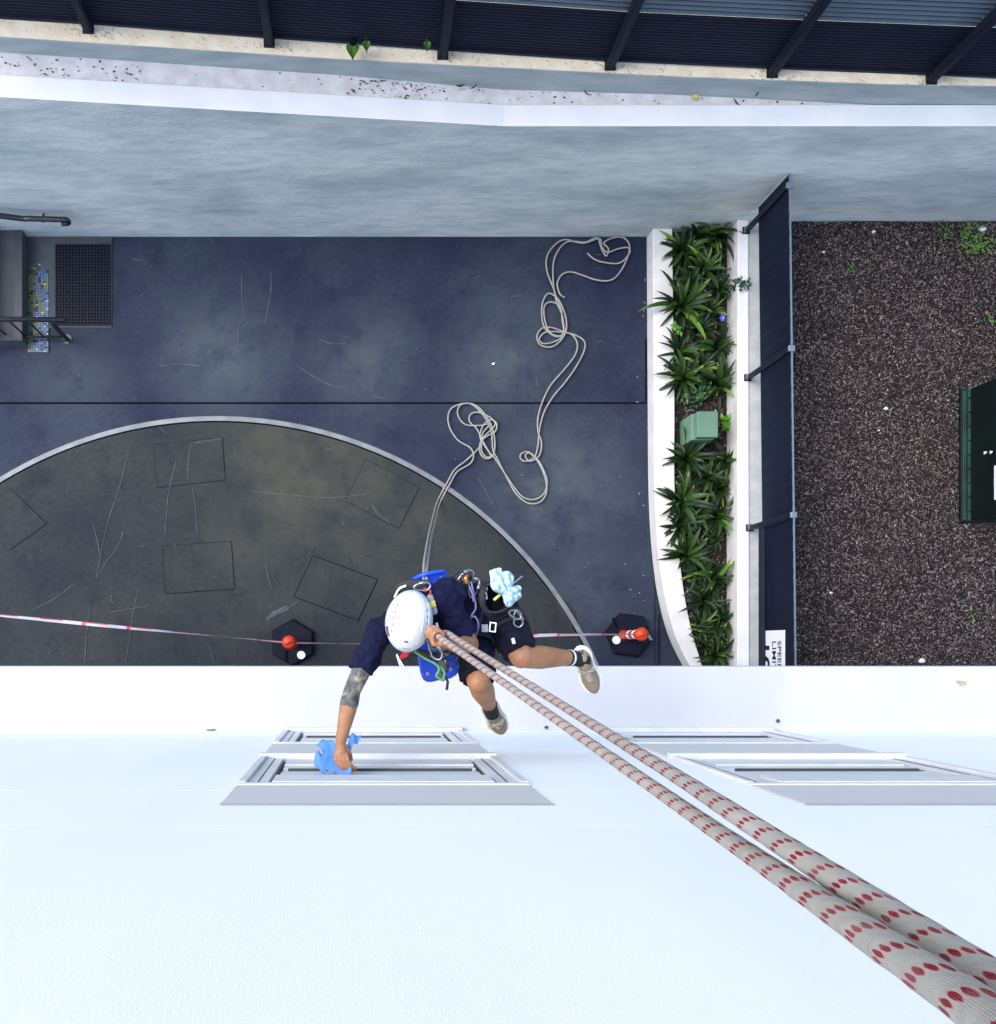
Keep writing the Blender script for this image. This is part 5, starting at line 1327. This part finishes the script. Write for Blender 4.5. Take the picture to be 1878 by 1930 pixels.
# blue cloth under the wiping hand, pressed flat against the window
g = G(); yf = YF + .03
def PF(u, v, y): d = -y * F / (v - CY); return P(u, v, d)
def facade_sheet(g, outline, c, bulge, seed):
    pts = smooth_path(outline + [outline[0]], 6)[:-1]; n = len(pts); rings = 12; vs = [V(c) + V((0, bulge, 0))]
    for k in range(1, rings + 1):
        t = k / rings
        for i, p in enumerate(pts):
            q = V(c).lerp(p, t)
            q = q + V((0, bulge * (1 - t * t) + .016 * mnoise.noise(V((q.x * 34 + seed, q.z * 26, seed))) + .007 * math.sin((q.x * .9 - q.z * .5) * 130 + 4 * mnoise.noise(V((q.x * 12, q.z * 12, seed)))), 0)); vs.append(q)
    fs = [(0, 1 + i, 1 + (i + 1) % n) for i in range(n)]
    for k in range(rings - 1):
        for i in range(n): fs.append((1 + k * n + i, 1 + (k + 1) * n + i, 1 + (k + 1) * n + (i + 1) % n, 1 + k * n + (i + 1) % n))
    g.add(vs, fs)
dd = 4.72
facade_sheet(g, [P(598, 1402, dd + .1), P(612, 1396, dd + .08), P(628, 1394, dd + .05), P(636, 1415, dd), P(646, 1440, dd - .02), P(660, 1446, dd - .06), P(663, 1460, dd - .08), P(650, 1462, dd - .05), P(628, 1455, dd), P(608, 1454, dd + .02), P(596, 1445, dd + .03), P(594, 1432, dd + .05), P(600, 1422, dd + .06), P(614, 1414, dd + .06)], P(622, 1436, dd), .02, 2.0)
facade_sheet(g, [P(650, 1418, dd), P(657, 1398, dd + .02), P(666, 1387, dd + .04), P(674, 1387, dd + .04), P(682, 1388, dd + .05), P(674, 1398, dd + .03), P(664, 1410, dd + .01), P(655, 1424, dd)], P(664, 1402, dd + .02), .01, 5.0)
cloth_obj(g, 'cleaning_cloth', cloth_b, 'blue cleaning cloth held against the window by the tattooed arm')
# seat board
sb = thing('seat_board', 'bright blue plastic seat board hanging under the worker', 'seat board', P(815, 1180, 5.30))
dB = 5.28; g = G()
poly = [(781, 1090), (798, 1080), (826, 1074), (839, 1073), (843, 1082), (850, 1180), (866, 1262), (862, 1272), (850, 1279), (830, 1282), (812, 1286), (803, 1285), (797, 1280), (792, 1265), (786, 1225), (781, 1160), (778, 1100)]
pl_ = [(P(u, v, dB).x, P(u, v, dB).y) for u, v in poly][::-1]
g.prism(pl_, HC - dB - .028, HC - dB); obj('board', g, blue_seat, sb, bevel=.010)
for (u, v) in ((800, 1093), (832, 1090), (806, 1270), (850, 1262)):
    q_ = P(u, v, dB); g = G(); g.cyl((q_.x, q_.y), .010, HC - dB - .001, HC - dB + .006, 12); obj('eyelet', g, metal_m, sb)
g = G(); g.tube(smooth_path([P(780, 1092, 5.26), P(800, 1083, 5.22), P(838, 1077, 5.22)], 5), .013, 8); obj('edge_roll', g, blue_seat, sb, smooth=True)

# ------------------------------------------------------------------ litter on the strip behind the wall, weeds at the fence
lit_m = [M('dry_leaf_dark', (.035, .030, .026), .9), M('dry_leaf_brown', (.10, .065, .035), .9)]
g = G(); r_ = random.Random(4)
def bit(x, L, W, frac, curl=0.0):
    y = YW + .175 + frac * max(.0, fy(x) - YW - .19); z = ztop(x) - .013; a = r_.uniform(-.6, .6) + (math.pi if r_.random() < .5 else 0); d = V((math.cos(a), math.sin(a), 0)); s_ = V((-d.y, d.x, 0)); c = V((x, y, z + .003))
    mid_ = c + s_ * curl * L
    g.add([c - d * L, mid_ + s_ * W + V((0, 0, .006)), c + d * L, mid_ - s_ * W], [(0, 3, 2, 1)], 0 if r_.random() < .7 else 1)
for k in range(190):
    q_ = r_.random()
    x = r_.gauss(.35, .28) if q_ < .4 else (r_.gauss(-2.45, .2) if q_ < .6 else (r_.gauss(-1.85, .12) if q_ < .72 else r_.uniform(-3, 4)))
    if fy(x) - YW < .19: continue
    bit(x, r_.uniform(.004, .016) * (2 if r_.random() < .08 else 1), r_.uniform(.002, .007), r_.random() ** .8, r_.uniform(-.3, .3))
kind(obj('leaf_litter', g, lit_m), 'stuff')
def fallen(u, v, z, L, W, mat, lab, a, curl=.25, y=None):
    c = Pz(u, v, z); d = V((math.cos(a), math.sin(a), 0)); s_ = V((-d.y, d.x, 0)); g = G(); vs = []
    for i in range(6):
        t = i / 5; q_ = c + d * L * (t - .5) + s_ * curl * L * (t - .5) ** 2 * 2; w_ = W * math.sin(math.pi * (.05 + .9 * t)); vs += [q_ + s_ * w_ + V((0, 0, .008)), q_ + V((0, 0, .002)), q_ - s_ * w_ + V((0, 0, .008))]
    fs = []
    for i in range(5): o = 3 * i; fs += [(o, o + 1, o + 4, o + 3), (o + 1, o + 2, o + 5, o + 4)]
    g.add(vs, fs); return tag(obj('fallen_leaf', g, mat), lab, 'leaf', 'fallen leaves')
zs = 2.14
fallen(868, 163, zs + .05, .07, .010, lit_m[0], 'dark curled leaf on the debris strip right of the leaf pile', .1)
fallen(893, 166, zs + .04, .08, .006, lit_m[0], 'thin curved twig leaf at the right end of the leaf pile', .5, .5)
fallen(665, 172, zs + .09, .09, .007, lit_m[0], 'long dark leaf at the left end of the leaf pile', .15, .5)
fallen(1105, 177, zs, .085, .006, lit_m[0], 'lone curved dark leaf on the debris strip', -.7, .6)
fallen(1387, 193, zs, .07, .007, lit_m[0], 'dark slanting leaf on the narrow end of the strip', -.9, .1)
fallen(1310, 184, zs, .06, .022, M('yellow_leaf', (.45, .38, .10), .7), 'yellow leaf lying on the debris strip', .1)
fallen(1427, 178, 2.2, .055, .006, lit_m[0], 'short dark leaf against the grey kerb', .9, .1)
fallen(1812, 1288, ZL + .004, .075, .018, M('tan_leaf', (.40, .30, .19), .8), 'tan dry leaf lying on the white ledge at the right', -.2)
fallen(1466, 1359, ZL + .004, .03, .016, lit_m[1], 'small brown crumb on the ledge between the ropes and right window', .5)
fallen(398, 1377, ZL + .004, .07, .008, lit_m[1], 'small brown twig on the ledge left of the left window', 0.05)
fallen(1030, 1371, ZL + .004, .03, .012, lit_m[1], 'tiny brown speck on the ledge right of the lower shoe', .3)
fallen(930, 686, .012, .035, .012, sign_w, 'white scrap lying in the middle of the driveway', .3)
# heart-shaped green leaves at the fence foot
def fence_leaf(u, v, L, lab):
    c = P(u, v, 7.42); t = thing('fence_weed', lab, 'weed', c); g = G()
    half = [(0, .42), (.18, .50), (.36, .42), (.42, .22), (.36, .0), (.24, -.22), (.10, -.42), (0, -.60)]
    mid_ = [(0, .42), (0, .34), (0, .25), (0, .12), (0, -.05), (0, -.25), (0, -.44), (0, -.60)]
    for s_ in (-1, 1):
        vs = [c + V((x * L * s_, y * L, -.12 * L * x + .02)) for x, y in half] + [c + V((x * L, y * L, -.12 * L)) for x, y in mid_]
        g.add(vs, [((i, i + 1, 9 + i, 8 + i) if s_ > 0 else (8 + i, 9 + i, i + 1, i)) for i in range(7)])
    obj('leaf', g, weed, t, smooth=True)
    g = G(); g.tube([c + V((0, L * .4, 0)), c + V((0, L * .4 + .07, -.03))], .003, 6); obj('stalk', g, weed, t)
fence_leaf(665, 97, .12, 'large heart-shaped green leaf poking out under the fence')
fence_leaf(691, 89, .075, 'smaller green leaf right of the heart-shaped leaf under the fence')
fence_leaf(805, 89, .07, 'green leaf just left of a fence post foot')
g = G(); g.sphere(P(666, 78, 7.36), .032, .03, .028); tag(obj('drain_cap', g, seam_m, smooth=True), 'round black cap at the fence foot above the green leaf', 'cap')
grass_m = M('dry_grass', (.22, .22, .10), .8, (.12, .17, .05), 20)
g = G(); r_ = random.Random(12)
for k in range(520):
    pxx = r_.choice(post_xy[1:7]); x = pxx[0] + r_.gauss(.03, .10) if r_.random() < .7 else r_.uniform(-2.8, 4.9)
    y = by(x) - r_.uniform(.0, .09); z = fz(x); h = r_.uniform(.015, .06); a = r_.uniform(0, 6.28)
    d = V((math.cos(a) * h * .9, math.sin(a) * h * .6 - .02, h)); s_ = V((.0022, 0.001, 0)); p = V((x, y, z - .003))
    g.add([p - s_, p + s_, p + d], [(0, 1, 2)])
kind(obj('grass', g, grass_m), 'stuff')

g = G(); r_ = random.Random(31)
for k in range(60):
    y = r_.uniform(.3, 4.1); x = 2.93 - abs(r_.gauss(0, .10)) if r_.random() < .75 else r_.uniform(1.2, 2.8)
    a = r_.uniform(0, 6.28); L, W = r_.uniform(.006, .022), r_.uniform(.003, .007); d = V((math.cos(a), math.sin(a), 0)); q = V((-d.y, d.x, 0)); c = V((x, y, .012))
    g.add([c - d * L, c - q * W + V((0, 0, .004)), c + d * L, c + q * W + V((0, 0, .004))], [(0, 1, 2, 3)], 0 if r_.random() < .75 else 1)
kind(obj('driveway_litter', g, [lit_m[0], chipm[3]]), 'stuff')
